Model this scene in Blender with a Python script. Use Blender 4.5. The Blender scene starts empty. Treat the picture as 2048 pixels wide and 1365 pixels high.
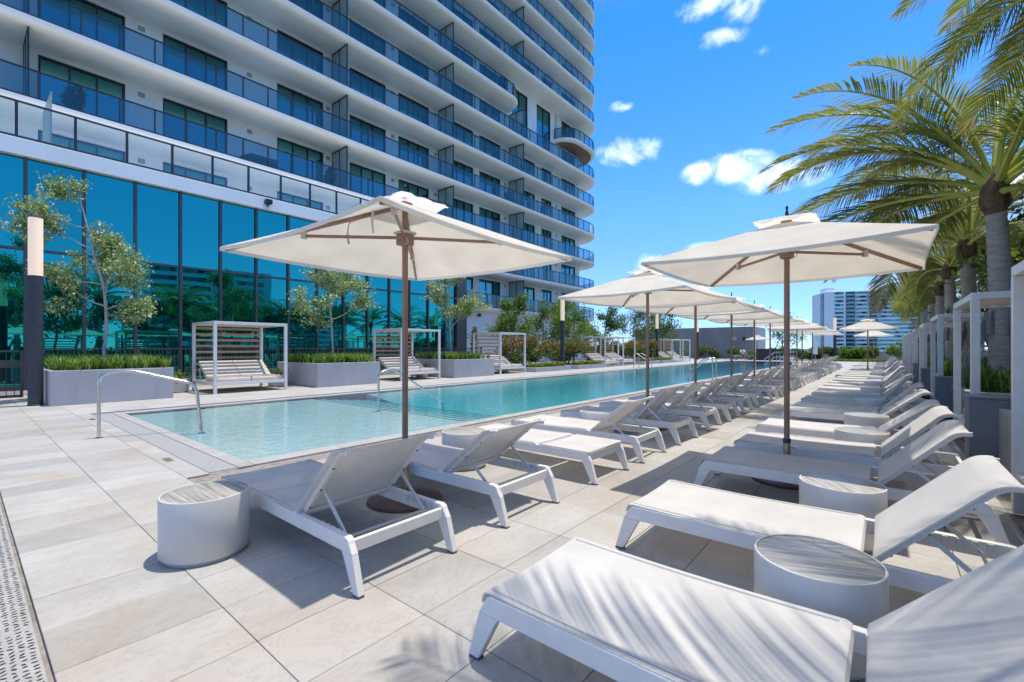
import bpy, bmesh, math, random
import numpy as np
from mathutils import Vector, Matrix

random.seed(7)
RNG = np.random.default_rng(7)
SC = bpy.context.scene
COL = SC.collection
R = math.radians
PI = math.pi

# ------------------------------------------------------------------ camera
CAM_H = 1.4
YAW = R(39.376)
cd = bpy.data.cameras.new('camera')
cam = bpy.data.objects.new('camera', cd)
COL.objects.link(cam)
cam.location = (0, 0, CAM_H)
cam.rotation_euler = (R(90), 0, YAW)
cd.lens = 16.0
cd.sensor_width = 36.0
cd.shift_y = 0.0061
cd.clip_start = 0.05
cd.clip_end = 20000
SC.camera = cam

# ------------------------------------------------------------------ world and sun
SUN_DIR = Vector((0.075, 0.165, 1.0)).normalized()      # towards the sun
SUN_ELEV = math.asin(SUN_DIR.z)
SUN_AZ = math.atan2(SUN_DIR.x, SUN_DIR.y)
world = bpy.data.worlds.new('World')
SC.world = world
world.use_nodes = True
wn, wl = world.node_tree.nodes, world.node_tree.links
wn.clear()


def wnode(t, **kw):
    n = wn.new(t)
    for k, v in kw.items():
        setattr(n, k, v)
    return n


def build_world():
    out = wnode('ShaderNodeOutputWorld')
    bg = wnode('ShaderNodeBackground')
    bg.inputs['Strength'].default_value = 0.15
    wl.new(bg.outputs[0], out.inputs[0])
    sky = wnode('ShaderNodeTexSky')
    sky.sky_type = 'NISHITA'
    sky.sun_disc = False
    sky.sun_elevation = SUN_ELEV
    sky.sun_rotation = SUN_AZ
    sky.air_density = 0.7
    sky.dust_density = 0.0
    sky.ozone_density = 4.0
    tc0 = wnode('ShaderNodeTexCoord')
    sep = wnode('ShaderNodeSeparateXYZ')
    wl.new(tc0.outputs['Generated'], sep.inputs[0])
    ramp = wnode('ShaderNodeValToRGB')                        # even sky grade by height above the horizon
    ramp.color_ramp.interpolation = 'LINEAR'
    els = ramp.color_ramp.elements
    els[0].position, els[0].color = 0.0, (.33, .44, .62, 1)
    els[1].position, els[1].color = 0.985, (4.0, 2.5, 1.45, 1)   # zenith whitened like a sun aureole, added to lift and neutralise the shade
    e4 = els.new(0.58)
    e4.color = (.19, .70, 1.02, 1)
    e2 = els.new(0.12)
    e2.color = (.46, .57, .74, 1)
    e5 = els.new(0.80)
    e5.color = (1.15, 1.12, 1.10, 1)
    e3 = els.new(0.28)
    e3.color = (.40, .71, .95, 1)
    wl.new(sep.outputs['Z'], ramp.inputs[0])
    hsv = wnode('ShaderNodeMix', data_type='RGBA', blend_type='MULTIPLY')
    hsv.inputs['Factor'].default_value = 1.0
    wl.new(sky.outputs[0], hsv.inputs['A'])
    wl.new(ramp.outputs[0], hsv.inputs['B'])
    tc = wnode('ShaderNodeTexCoord')
    nrm = wnode('ShaderNodeVectorMath', operation='NORMALIZE')
    wl.new(tc.outputs['Generated'], nrm.inputs[0])
    n1 = wnode('ShaderNodeTexNoise')
    n1.inputs['Scale'].default_value = 13.0
    n1.inputs['Detail'].default_value = 9.0
    n1.inputs['Roughness'].default_value = 0.62
    n1.inputs['Distortion'].default_value = 0.5
    wl.new(nrm.outputs[0], n1.inputs['Vector'])
    n2 = wnode('ShaderNodeTexNoise')
    n2.inputs['Scale'].default_value = 34.0
    n2.inputs['Detail'].default_value = 5.0
    wl.new(nrm.outputs[0], n2.inputs['Vector'])

    def math_(op, a, b=None, clamp=False):
        m = wnode('ShaderNodeMath', operation=op)
        m.use_clamp = clamp
        for i, v in enumerate((a, b)):
            if v is None:
                continue
            if isinstance(v, (int, float)):
                m.inputs[i].default_value = v
            else:
                wl.new(v, m.inputs[i])
        return m.outputs[0]
    F = Vector((-math.sin(YAW), math.cos(YAW), 0))
    Rt = Vector((math.cos(YAW), math.sin(YAW), 0))
    U = Vector((0, 0, 1))
    blobs = []
    for x, y, w, h, s in ((1262, 302, 78, 34, 1.0), (1470, 335, 85, 40, 1.05), (1560, 352, 95, 40, 1.05), (1430, 344, 70, 32, 1.1),
                          (1440, 78, 75, 26, .72), (1420, 8, 100, 34, .85), (1490, 12, 62, 40, .85), (1302, 525, 42, 28, .95),
                          (1405, 507, 55, 26, .95), (1240, 214, 40, 16, .62), (1528, 104, 28, 18, .62), (1010, 240, 120, 40, .9)):
        c = (F + Rt * ((x - 1024) / 910.2) + U * ((695 - y) / 910.2))
        k = 1.0 / c.length
        blobs.append((c.normalized(), w / 910.2 * k, h / 910.2 * k, s))
    rr = random.Random(3)
    for i in range(16):                                   # the same scattered fair-weather clouds go on all round and overhead
        az = R((100 + i * 33.0 + rr.uniform(-8, 8)) % 360)
        el = R((14, 66, 30, 48)[i % 4] + rr.uniform(-6, 6))
        if 25 < math.degrees(az) < 95 and el < R(40):
            el += R(34)
        c = Vector((math.sin(az) * math.cos(el), math.cos(az) * math.cos(el), math.sin(el)))
        k = 1.0 + 1.1 * math.sin(el)
        blobs.append((c, rr.uniform(.09, .16) * k, rr.uniform(.04, .07) * k, rr.uniform(.85, 1.0)))
    total = None
    for c, w, h, s in blobs:
        u = Vector((0, 0, 1)).cross(c).normalized()
        v = c.cross(u).normalized()
        mpn = wnode('ShaderNodeMapping', vector_type='TEXTURE')
        mpn.inputs['Location'].default_value = c
        mpn.inputs['Rotation'].default_value = Matrix((u, v, c)).transposed().to_euler()
        mpn.inputs['Scale'].default_value = (w, h, w)
        wl.new(nrm.outputs[0], mpn.inputs['Vector'])
        d = wnode('ShaderNodeVectorMath', operation='DOT_PRODUCT')
        wl.new(mpn.outputs[0], d.inputs[0])
        wl.new(mpn.outputs[0], d.inputs[1])
        q = math_('SUBTRACT', s, d.outputs['Value'])
        total = math_('MAXIMUM', q, 0.0) if total is None else math_('MAXIMUM', total, q)
    tex = math_('ADD', math_('MULTIPLY', math_('SUBTRACT', n1.outputs['Fac'], 0.53), 3.3),
                math_('MULTIPLY', math_('SUBTRACT', n2.outputs['Fac'], 0.5), 0.8))
    m = math_('ADD', total, math_('MULTIPLY', tex, math_('MINIMUM', math_('MULTIPLY', total, 3.0), 1.0)))
    mr = wnode('ShaderNodeMapRange')
    mr.interpolation_type = 'SMOOTHSTEP'
    mr.inputs['From Min'].default_value = 0.05
    mr.inputs['From Max'].default_value = 1.8
    mr.inputs['To Max'].default_value = 0.9
    wl.new(m, mr.inputs['Value'])
    cr = wnode('ShaderNodeMix', data_type='RGBA')
    cr.inputs['A'].default_value = (5.6, 5.9, 6.7, 1)
    cr.inputs['B'].default_value = (8.6, 8.6, 8.9, 1)
    wl.new(n1.outputs['Fac'], cr.inputs['Factor'])
    mix = wnode('ShaderNodeMix', data_type='RGBA')
    wl.new(mr.outputs[0], mix.inputs['Factor'])
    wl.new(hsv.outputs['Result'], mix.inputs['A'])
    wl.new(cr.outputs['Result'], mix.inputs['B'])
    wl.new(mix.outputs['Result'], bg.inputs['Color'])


build_world()
sd = bpy.data.lights.new('sun', 'SUN')
sd.energy = 2.1
sd.angle = R(0.53)
sd.color = (1.0, 0.93, 0.82)
sun = bpy.data.objects.new('sun', sd)
COL.objects.link(sun)
sun.rotation_euler = SUN_DIR.to_track_quat('Z', 'Y').to_euler()
sun.location = SUN_DIR * 60
vs = SC.view_settings
vs.view_transform = 'Standard'
vs.look = 'None'
vs.exposure = 1.18
vs.gamma = 1.0
SC.cycles.max_bounces = 12
SC.cycles.transparent_max_bounces = 16
SC.cycles.glossy_bounces = 4
SC.cycles.diffuse_bounces = 8
SC.cycles.caustics_reflective = False
SC.cycles.caustics_refractive = False


# ------------------------------------------------------------------ materials
def mat(name, col, rough=0.6, metal=0.0, var=0.08, vscale=6.0, bump=0.0, bscale=60.0, rand=0.0, stretch=(1, 1, 1),
        spec=0.5, trans=0.0, col2=None, coords='Object', emit=None, holes=0.0):
    m = bpy.data.materials.new(name)
    m.use_nodes = True
    nt = m.node_tree
    N, L = nt.nodes, nt.links
    b = N['Principled BSDF']
    b.inputs['Roughness'].default_value = rough
    b.inputs['Metallic'].default_value = metal
    b.inputs['Specular IOR Level'].default_value = spec
    tc = N.new('ShaderNodeTexCoord')
    mp = N.new('ShaderNodeMapping')
    mp.inputs['Scale'].default_value = stretch
    L.new(tc.outputs[coords], mp.inputs['Vector'])
    nz = N.new('ShaderNodeTexNoise')
    nz.inputs['Scale'].default_value = vscale
    nz.inputs['Detail'].default_value = 6
    L.new(mp.outputs[0], nz.inputs['Vector'])
    mx = N.new('ShaderNodeMix')
    mx.data_type = 'RGBA'
    c = Vector(col[:3])
    c2 = Vector(col2) if col2 else c * (1 - 2.2 * var)
    c1 = c if col2 else c * (1 + 1.0 * var)
    mx.inputs['A'].default_value = (*[min(1, v) for v in c1], 1)
    mx.inputs['B'].default_value = (*[max(0, v) for v in c2], 1)
    mr = N.new('ShaderNodeMapRange')
    mr.inputs['From Min'].default_value = 0.3
    mr.inputs['From Max'].default_value = 0.7
    L.new(nz.outputs['Fac'], mr.inputs['Value'])
    L.new(mr.outputs[0], mx.inputs['Factor'])
    res = mx.outputs['Result']
    if rand:
        oi = N.new('ShaderNodeObjectInfo')
        hs = N.new('ShaderNodeHueSaturation')
        r2 = N.new('ShaderNodeMapRange')
        r2.inputs['To Min'].default_value = 1 - rand
        r2.inputs['To Max'].default_value = 1 + rand
        L.new(oi.outputs['Random'], r2.inputs['Value'])
        L.new(r2.outputs[0], hs.inputs['Value'])
        L.new(res, hs.inputs['Color'])
        res = hs.outputs[0]
    L.new(res, b.inputs['Base Color'])
    if bump:
        nb = N.new('ShaderNodeTexNoise')
        nb.inputs['Scale'].default_value = bscale
        nb.inputs['Detail'].default_value = 4
        L.new(mp.outputs[0], nb.inputs['Vector'])
        bp = N.new('ShaderNodeBump')
        bp.inputs['Strength'].default_value = bump
        bp.inputs['Distance'].default_value = 0.01
        L.new(nb.outputs['Fac'], bp.inputs['Height'])
        L.new(bp.outputs[0], b.inputs['Normal'])
    if emit:
        b.inputs['Emission Color'].default_value = (*emit[0], 1)
        b.inputs['Emission Strength'].default_value = emit[1]
    if trans:
        tr = N.new('ShaderNodeBsdfTranslucent')
        L.new(res, tr.inputs['Color'])
        ms = N.new('ShaderNodeMixShader')
        ms.inputs[0].default_value = trans
        L.new(b.outputs[0], ms.inputs[1])
        L.new(tr.outputs[0], ms.inputs[2])
        last = ms.outputs[0]
        if holes:                                            # open weave
            tp = N.new('ShaderNodeBsdfTransparent')
            mh = N.new('ShaderNodeMixShader')
            mh.inputs[0].default_value = holes
            L.new(last, mh.inputs[1])
            L.new(tp.outputs[0], mh.inputs[2])
            last = mh.outputs[0]
        L.new(last, N['Material Output'].inputs[0])
    return m


def glass_mat(name, tint, refl=0.12, rough=0.0, gloss=(1, 1, 1)):
    """thin clear or tinted sheet: transparent tint plus a fresnel reflection"""
    m = bpy.data.materials.new(name)
    m.use_nodes = True
    N, L = m.node_tree.nodes, m.node_tree.links
    N.remove(N['Principled BSDF'])
    t = N.new('ShaderNodeBsdfTransparent')
    t.inputs[0].default_value = (*tint, 1)
    g = N.new('ShaderNodeBsdfGlossy')
    g.inputs['Roughness'].default_value = rough
    g.inputs['Color'].default_value = (*gloss, 1)
    fr = N.new('ShaderNodeLayerWeight')                       # Schlick curve, the same from both faces of the sheet
    fr.inputs['Blend'].default_value = 0.5
    pw = N.new('ShaderNodeMath')
    pw.operation = 'POWER'
    pw.inputs[1].default_value = 5.0
    L.new(fr.outputs['Facing'], pw.inputs[0])
    a = N.new('ShaderNodeMath')
    a.operation = 'MULTIPLY_ADD'
    a.use_clamp = True
    a.inputs[1].default_value = 0.9
    a.inputs[2].default_value = .04 + refl
    L.new(pw.outputs[0], a.inputs[0])
    ms = N.new('ShaderNodeMixShader')
    L.new(a.outputs[0], ms.inputs[0])
    L.new(t.outputs[0], ms.inputs[1])
    L.new(g.outputs[0], ms.inputs[2])
    L.new(ms.outputs[0], N['Material Output'].inputs[0])
    return m


def mirror_glass(name, tint, dark, rand=0.05, wav=0.006):
    """coated solar glass: coloured mirror with slight pillowing, different for each pane"""
    m = bpy.data.materials.new(name)
    m.use_nodes = True
    N, L = m.node_tree.nodes, m.node_tree.links
    b = N['Principled BSDF']
    b.inputs['Metallic'].default_value = 1.0
    b.inputs['Roughness'].default_value = 0.015
    oi = N.new('ShaderNodeObjectInfo')
    hs = N.new('ShaderNodeHueSaturation')
    mr = N.new('ShaderNodeMapRange')
    mr.inputs['To Min'].default_value = 1 - rand
    mr.inputs['To Max'].default_value = 1 + rand
    L.new(oi.outputs['Random'], mr.inputs['Value'])
    L.new(mr.outputs[0], hs.inputs['Value'])
    hs.inputs['Color'].default_value = (*tint, 1)
    L.new(hs.outputs[0], b.inputs['Base Color'])
    tc = N.new('ShaderNodeTexCoord')
    nz = N.new('ShaderNodeTexNoise')
    nz.inputs['Scale'].default_value = 0.7
    nz.inputs['Detail'].default_value = 1
    L.new(tc.outputs['Object'], nz.inputs['Vector'])
    bp = N.new('ShaderNodeBump')
    bp.inputs['Strength'].default_value = 0.25
    bp.inputs['Distance'].default_value = wav
    L.new(nz.outputs['Fac'], bp.inputs['Height'])
    L.new(bp.outputs[0], b.inputs['Normal'])
    d = N.new('ShaderNodeBsdfDiffuse')
    d.inputs[0].default_value = (*dark, 1)
    ms = N.new('ShaderNodeMixShader')
    ms.inputs[0].default_value = 0.8
    L.new(d.outputs[0], ms.inputs[1])
    L.new(b.outputs[0], ms.inputs[2])
    L.new(ms.outputs[0], N['Material Output'].inputs[0])
    return m


def stone_mat(name, base, warm, grey, rand=0.12):
    """honed travertine: cloudy, veined along X, pitted, each tile its own shade"""
    m = bpy.data.materials.new(name)
    m.use_nodes = True
    N, L = m.node_tree.nodes, m.node_tree.links
    b = N['Principled BSDF']
    b.inputs['Roughness'].default_value = 0.62
    b.inputs['Specular IOR Level'].default_value = 0.3
    geo = N.new('ShaderNodeNewGeometry')
    oi = N.new('ShaderNodeObjectInfo')
    off = N.new('ShaderNodeVectorMath')
    off.operation = 'MULTIPLY_ADD'
    comb = N.new('ShaderNodeCombineXYZ')
    L.new(oi.outputs['Random'], comb.inputs[0])
    L.new(oi.outputs['Random'], comb.inputs[1])
    L.new(comb.outputs[0], off.inputs[0])
    off.inputs[1].default_value = (37, 91, 0)
    L.new(geo.outputs['Position'], off.inputs[2])
    mp = N.new('ShaderNodeMapping')
    mp.inputs['Scale'].default_value = (1.7, 1.0, 1)
    L.new(off.outputs[0], mp.inputs['Vector'])

    def noise(vec, sc, det, dist=0.0, rough=.55):
        n = N.new('ShaderNodeTexNoise')
        n.inputs['Scale'].default_value = sc
        n.inputs['Detail'].default_value = det
        n.inputs['Distortion'].default_value = dist
        n.inputs['Roughness'].default_value = rough
        L.new(vec, n.inputs['Vector'])
        return n.outputs['Fac']

    def rng(v, a, bb, c=0.0, d=1.0):
        r = N.new('ShaderNodeMapRange')
        r.inputs['From Min'].default_value = a
        r.inputs['From Max'].default_value = bb
        r.inputs['To Min'].default_value = c
        r.inputs['To Max'].default_value = d
        L.new(v, r.inputs['Value'])
        return r.outputs[0]

    def mixc(f, a, c):
        x = N.new('ShaderNodeMix')
        x.data_type = 'RGBA'
        L.new(f, x.inputs['Factor'])
        for s, v in (('A', a), ('B', c)):
            if isinstance(v, tuple):
                x.inputs[s].default_value = (*v, 1)
            else:
                L.new(v, x.inputs[s])
        return x.outputs['Result']
    clouds = noise(mp.outputs[0], 1.3, 8, 0.6)
    col = mixc(rng(clouds, .38, .68, 0, .75), base, grey)
    stain = noise(geo.outputs['Position'], 0.85, 5, 0.8)
    col = mixc(rng(stain, .50, .72, 0, .85), col, warm)
    vein = noise(mp.outputs[0], 2.6, 10, 2.2, .65)
    vd = N.new('ShaderNodeMath')
    vd.operation = 'ABSOLUTE'
    vs_ = N.new('ShaderNodeMath')
    vs_.operation = 'SUBTRACT'
    vs_.inputs[1].default_value = .5
    L.new(vein, vs_.inputs[0])
    L.new(vs_.outputs[0], vd.inputs[0])
    col = mixc(rng(vd.outputs[0], 0.0, .030, .24, 0.0), col, tuple(v * .6 for v in warm))
    pits = noise(geo.outputs['Position'], 42, 3, 0.0)
    col = mixc(rng(pits, .66, .76, 0, .5), col, tuple(v * .55 for v in grey))
    hs = N.new('ShaderNodeHueSaturation')
    L.new(rng(oi.outputs['Random'], 0, 1, 1 - rand, 1 + rand * .8), hs.inputs['Value'])
    L.new(col, hs.inputs['Color'])
    L.new(hs.outputs[0], b.inputs['Base Color'])
    bp = N.new('ShaderNodeBump')
    bp.inputs['Strength'].default_value = .25
    bp.inputs['Distance'].default_value = .004
    L.new(noise(geo.outputs['Position'], 55, 6), bp.inputs['Height'])
    L.new(bp.outputs[0], b.inputs['Normal'])
    return m


def leaf_mat(name, top, dark, trans=0.35, tipcol=None, spec=0.4, rough=0.45):
    """foliage: colour varies leaf by leaf with a per-face attribute 'tone' (0-1); 'tip' marks new or dry tips"""
    m = bpy.data.materials.new(name)
    m.use_nodes = True
    N, L = m.node_tree.nodes, m.node_tree.links
    b = N['Principled BSDF']
    b.inputs['Roughness'].default_value = rough
    b.inputs['Specular IOR Level'].default_value = spec
    at = N.new('ShaderNodeAttribute')
    at.attribute_name = 'tone'
    mx = N.new('ShaderNodeMix')
    mx.data_type = 'RGBA'
    mx.inputs['A'].default_value = (*dark, 1)
    mx.inputs['B'].default_value = (*top, 1)
    L.new(at.outputs['Fac'], mx.inputs['Factor'])
    res = mx.outputs['Result']
    if tipcol:
        a2 = N.new('ShaderNodeAttribute')
        a2.attribute_name = 'tip'
        m2 = N.new('ShaderNodeMix')
        m2.data_type = 'RGBA'
        m2.inputs['B'].default_value = (*tipcol, 1)
        L.new(a2.outputs['Fac'], m2.inputs['Factor'])
        L.new(res, m2.inputs['A'])
        res = m2.outputs['Result']
    L.new(res, b.inputs['Base Color'])
    tr = N.new('ShaderNodeBsdfTranslucent')
    L.new(res, tr.inputs['Color'])
    ms = N.new('ShaderNodeMixShader')
    ms.inputs[0].default_value = trans
    L.new(b.outputs[0], ms.inputs[1])
    L.new(tr.outputs[0], ms.inputs[2])
    L.new(ms.outputs[0], N['Material Output'].inputs[0])
    return m


M = {}
M['stone'] = stone_mat('travertine', (.425, .408, .382), (.37, .315, .255), (.338, .326, .308))
M['coping'] = stone_mat('coping_stone', (.41, .40, .385), (.36, .32, .275), (.335, .328, .316), rand=.06)
M['grout'] = mat('grout', (.27, .245, .22), .9, var=.15, vscale=14)
M['grate'] = mat('pool_gutter_grate', (.46, .45, .43), .7, var=.06, vscale=20, bump=.2, bscale=120)
M['drain'] = mat('drain_cover', (.37, .36, .345), .6, var=.07, vscale=12, bump=.2, bscale=90)
M['hole'] = mat('drain_hole_shadow', (.03, .028, .025), .9, var=.1)
M['white'] = mat('white_powder_coat', (.74, .71, .67), .42, var=.03, vscale=9, rand=.02)
M['sling'] = mat('white_sling_mesh', (.745, .722, .695), .75, var=.035, vscale=4, bump=.25, bscale=420, rand=.02, trans=.20, spec=.25, holes=.24)
M['strut'] = mat('strut_metal', (.62, .62, .61), .35, .3, var=.04)
M['rubber'] = mat('rubber_foot', (.12, .115, .11), .8)
M['bolt'] = mat('dark_bolt', (.10, .09, .085), .5, .5)
M['drum'] = mat('drum_table_shell', (.62, .597, .56), .5, var=.03, vscale=5, bump=.06, bscale=150, rand=.02)
M['drumtop'] = mat('veined_table_top', (.54, .51, .46), .35, var=.1, vscale=2.4, stretch=(1.2, 15, 1), col2=(.22, .21, .195), rand=.05)
M['canvas'] = mat('umbrella_canvas', (.86, .825, .765), .85, var=.03, vscale=3, bump=.12, bscale=260, rand=.015, trans=.56, spec=.15)
M['bronze'] = mat('brown_pole', (.30, .185, .13), .42, .1, var=.1, vscale=8, stretch=(4, 4, .6))
M['basebrown'] = mat('brown_base_shell', (.115, .062, .05), .38, var=.18, vscale=7, bump=.12, bscale=40)
M['steel'] = mat('stainless_steel', (.62, .61, .58), .2, 1.0, var=.08, vscale=9)
M['brass'] = mat('brass_sleeve', (.42, .32, .2), .3, .9, var=.1)
M['strap'] = mat('clear_white_strap', (.72, .71, .70), .4, var=.05, trans=.4)
M['wood'] = mat('cedar_slat', (.56, .34, .21), .55, var=.15, vscale=5, stretch=(12, 1.2, 12), rand=.14, bump=.1, bscale=60)
M['woodsoffit'] = mat('timber_soffit', (.26, .16, .10), .6, var=.15, vscale=5, stretch=(10, 1, 1))
M['roofslat'] = mat('roof_slat', (.62, .53, .44), .6, var=.1, vscale=6, stretch=(1, 10, 10), rand=.08)
M['cushion'] = mat('cream_cushion', (.68, .585, .47), .9, var=.04, vscale=5, bump=.2, bscale=240, spec=.2)
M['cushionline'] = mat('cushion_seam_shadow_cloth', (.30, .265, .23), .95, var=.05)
M['planter'] = mat('grey_planter_render', (.42, .415, .415), .8, var=.06, vscale=1.6, bump=.12, bscale=60, stretch=(1, 1, .35))
M['slate'] = mat('slate_grey_panel', (.21, .225, .25), .55, var=.05, vscale=3)
M['soil'] = mat('soil', (.06, .045, .032), .95, var=.3, vscale=20, bump=.6, bscale=40)
M['lampdark'] = mat('lamp_column', (.042, .046, .054), .55, var=.12, vscale=8, bump=.08, bscale=120)
M['lamplight'] = mat('lamp_diffuser', (.84, .66, .50), .4, var=.02, emit=((1.0, .68, .45), .22))
M['fence'] = mat('dark_fence_metal', (.07, .066, .066), .5, var=.1)
M['tower'] = mat('white_render', (.84, .835, .815), .8, var=.025, vscale=.6, bump=.05, bscale=20, stretch=(1, 1, .5))
M['soffit'] = mat('white_soffit', (.87, .865, .84), .85, var=.02, vscale=.5)
M['walls'] = mat('pale_wall', (.80, .79, .77), .85, var=.03, vscale=.8)
M['frame'] = mat('dark_aluminium', (.022, .03, .036), .4, .2, var=.1)
M['mullion'] = mat('bronze_mullion', (.085, .078, .082), .45, .3, var=.1)
M['rail'] = mat('rail_metal', (.03, .04, .055), .4, .3, var=.1)
M['railglass'] = glass_mat('balcony_glass', (.62, .73, .765), .03, gloss=(.72, .88, .86))
M['terraceglass'] = glass_mat('clear_terrace_glass', (.80, .86, .85), .05, gloss=(.8, .9, 1.0))
M['frost'] = mat('frosted_screen', (.50, .60, .58), .35, var=.05, vscale=2, trans=.45)
M['curtain'] = mirror_glass('solar_glass', (.025, .37, .345), (.0, .04, .05), .10)
M['pane'] = mirror_glass('window_glass', (.10, .33, .35), (.012, .03, .028), .16)
M['vent'] = mat('wall_vent', (.34, .34, .335), .6)
M['poolfloor'] = mat('pool_pebble_finish', (.60, .625, .60), .7, var=.13, vscale=46, bump=.4, bscale=50, col2=(.33, .385, .385))
M['pooltile'] = mat('dark_step_tile', (.03, .07, .09), .4, var=.3, vscale=30)
M['waterline'] = mat('waterline_tile', (.40, .43, .43), .4, var=.12, vscale=20)
M['bark_pale'] = mat('pale_bark', (.46, .42, .365), .9, var=.15, vscale=14, bump=.5, bscale=30, stretch=(1, 1, .3))
M['bark'] = mat('brown_bark', (.17, .13, .095), .9, var=.2, vscale=12, bump=.6, bscale=30, stretch=(1, 1, .3))
M['palmtrunk'] = mat('palm_trunk', (.46, .405, .35), .9, var=.2, vscale=5, bump=.8, bscale=14, stretch=(1, 1, 5), col2=(.30, .255, .215))
M['boot'] = mat('palm_fibre', (.16, .10, .055), .95, var=.35, vscale=14, bump=.8, bscale=40, stretch=(1, 1, .3))
M['petiole'] = mat('palm_petiole', (.46, .46, .07), .45, var=.2, vscale=5, col2=(.30, .34, .06))
M['plank'] = mat('weathered_plank', (.29, .265, .24), .9, var=.2, vscale=5, bump=.4, bscale=30, stretch=(8, 8, .7))
M['palmleaf'] = leaf_mat('palm_leaflet', (.34, .36, .055), (.10, .165, .035), .42, (.48, .36, .19), spec=.5, rough=.38)
M['silverleaf'] = leaf_mat('silver_green_leaf', (.46, .56, .19), (.13, .24, .055), .36, (.84, .86, .66), spec=.6, rough=.35)
M['greenleaf'] = leaf_mat('bright_green_leaf', (.27, .40, .045), (.06, .14, .025), .40, None)
M['darkleaf'] = leaf_mat('mid_green_leaf', (.18, .29, .05), (.04, .10, .024), .36, None)
M['redtip'] = leaf_mat('red_tipped_shrub_leaf', (.24, .29, .06), (.055, .11, .025), .34, (.60, .17, .05))
M['limeleaf'] = leaf_mat('yellow_green_leaf', (.33, .36, .05), (.10, .17, .02), .34, None)
M['grassblade'] = leaf_mat('liriope_blade', (.26, .38, .055), (.06, .15, .025), .3, None)
M['limegrass'] = leaf_mat('lime_groundcover', (.26, .36, .035), (.08, .17, .015), .32, None)
M['reed'] = leaf_mat('tall_reed_grass', (.24, .30, .07), (.08, .13, .03), .32, None)
M['city'] = mat('city_ground', (.13, .15, .12), .9, var=.3, vscale=.02, coords='Object')
M['condo'] = mat('white_condo', (.88, .87, .85), .8, var=.03, vscale=.05)
M['condoband'] = mat('condo_window_glass', (.10, .27, .31), .12, .55, var=.2, vscale=.25)
M['condodark'] = mat('condo_dark_glass', (.035, .07, .09), .15, .4, var=.3, vscale=.2)
M['service'] = mat('grey_service_wall', (.27, .275, .28), .85, var=.08, vscale=.7, stretch=(1, 1, .4))
M['service2'] = mat('service_lit_side_and_fittings', (.52, .525, .53), .8, var=.05, vscale=2)  # sunlit tone of the block's side put into the colour; fittings share it
M['darkbox'] = mat('dark_brown_counter', (.035, .028, .026), .5, var=.15)
M['skin'] = mat('skin', (.52, .30, .20), .55, var=.05)
M['hair'] = mat('dark_hair', (.02, .015, .012), .6, var=.2, bump=.4, bscale=90)
M['cloth_white'] = mat('white_cotton', (.75, .75, .75), .9, var=.05)
M['cloth_black'] = mat('black_cloth', (.02, .02, .024), .9, var=.1)
M['cloth_blue'] = mat('blue_grey_cloth', (.20, .23, .33), .9, var=.1)
M['blueplastic'] = mat('blue_tarp', (.03, .18, .52), .5, var=.1)
M['cushgrey'] = mat('grey_outdoor_cushion', (.16, .17, .19), .9, var=.1)
M['lawn'] = mat('lawn_soil', (.10, .15, .03), .95, var=.2, vscale=5)


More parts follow.
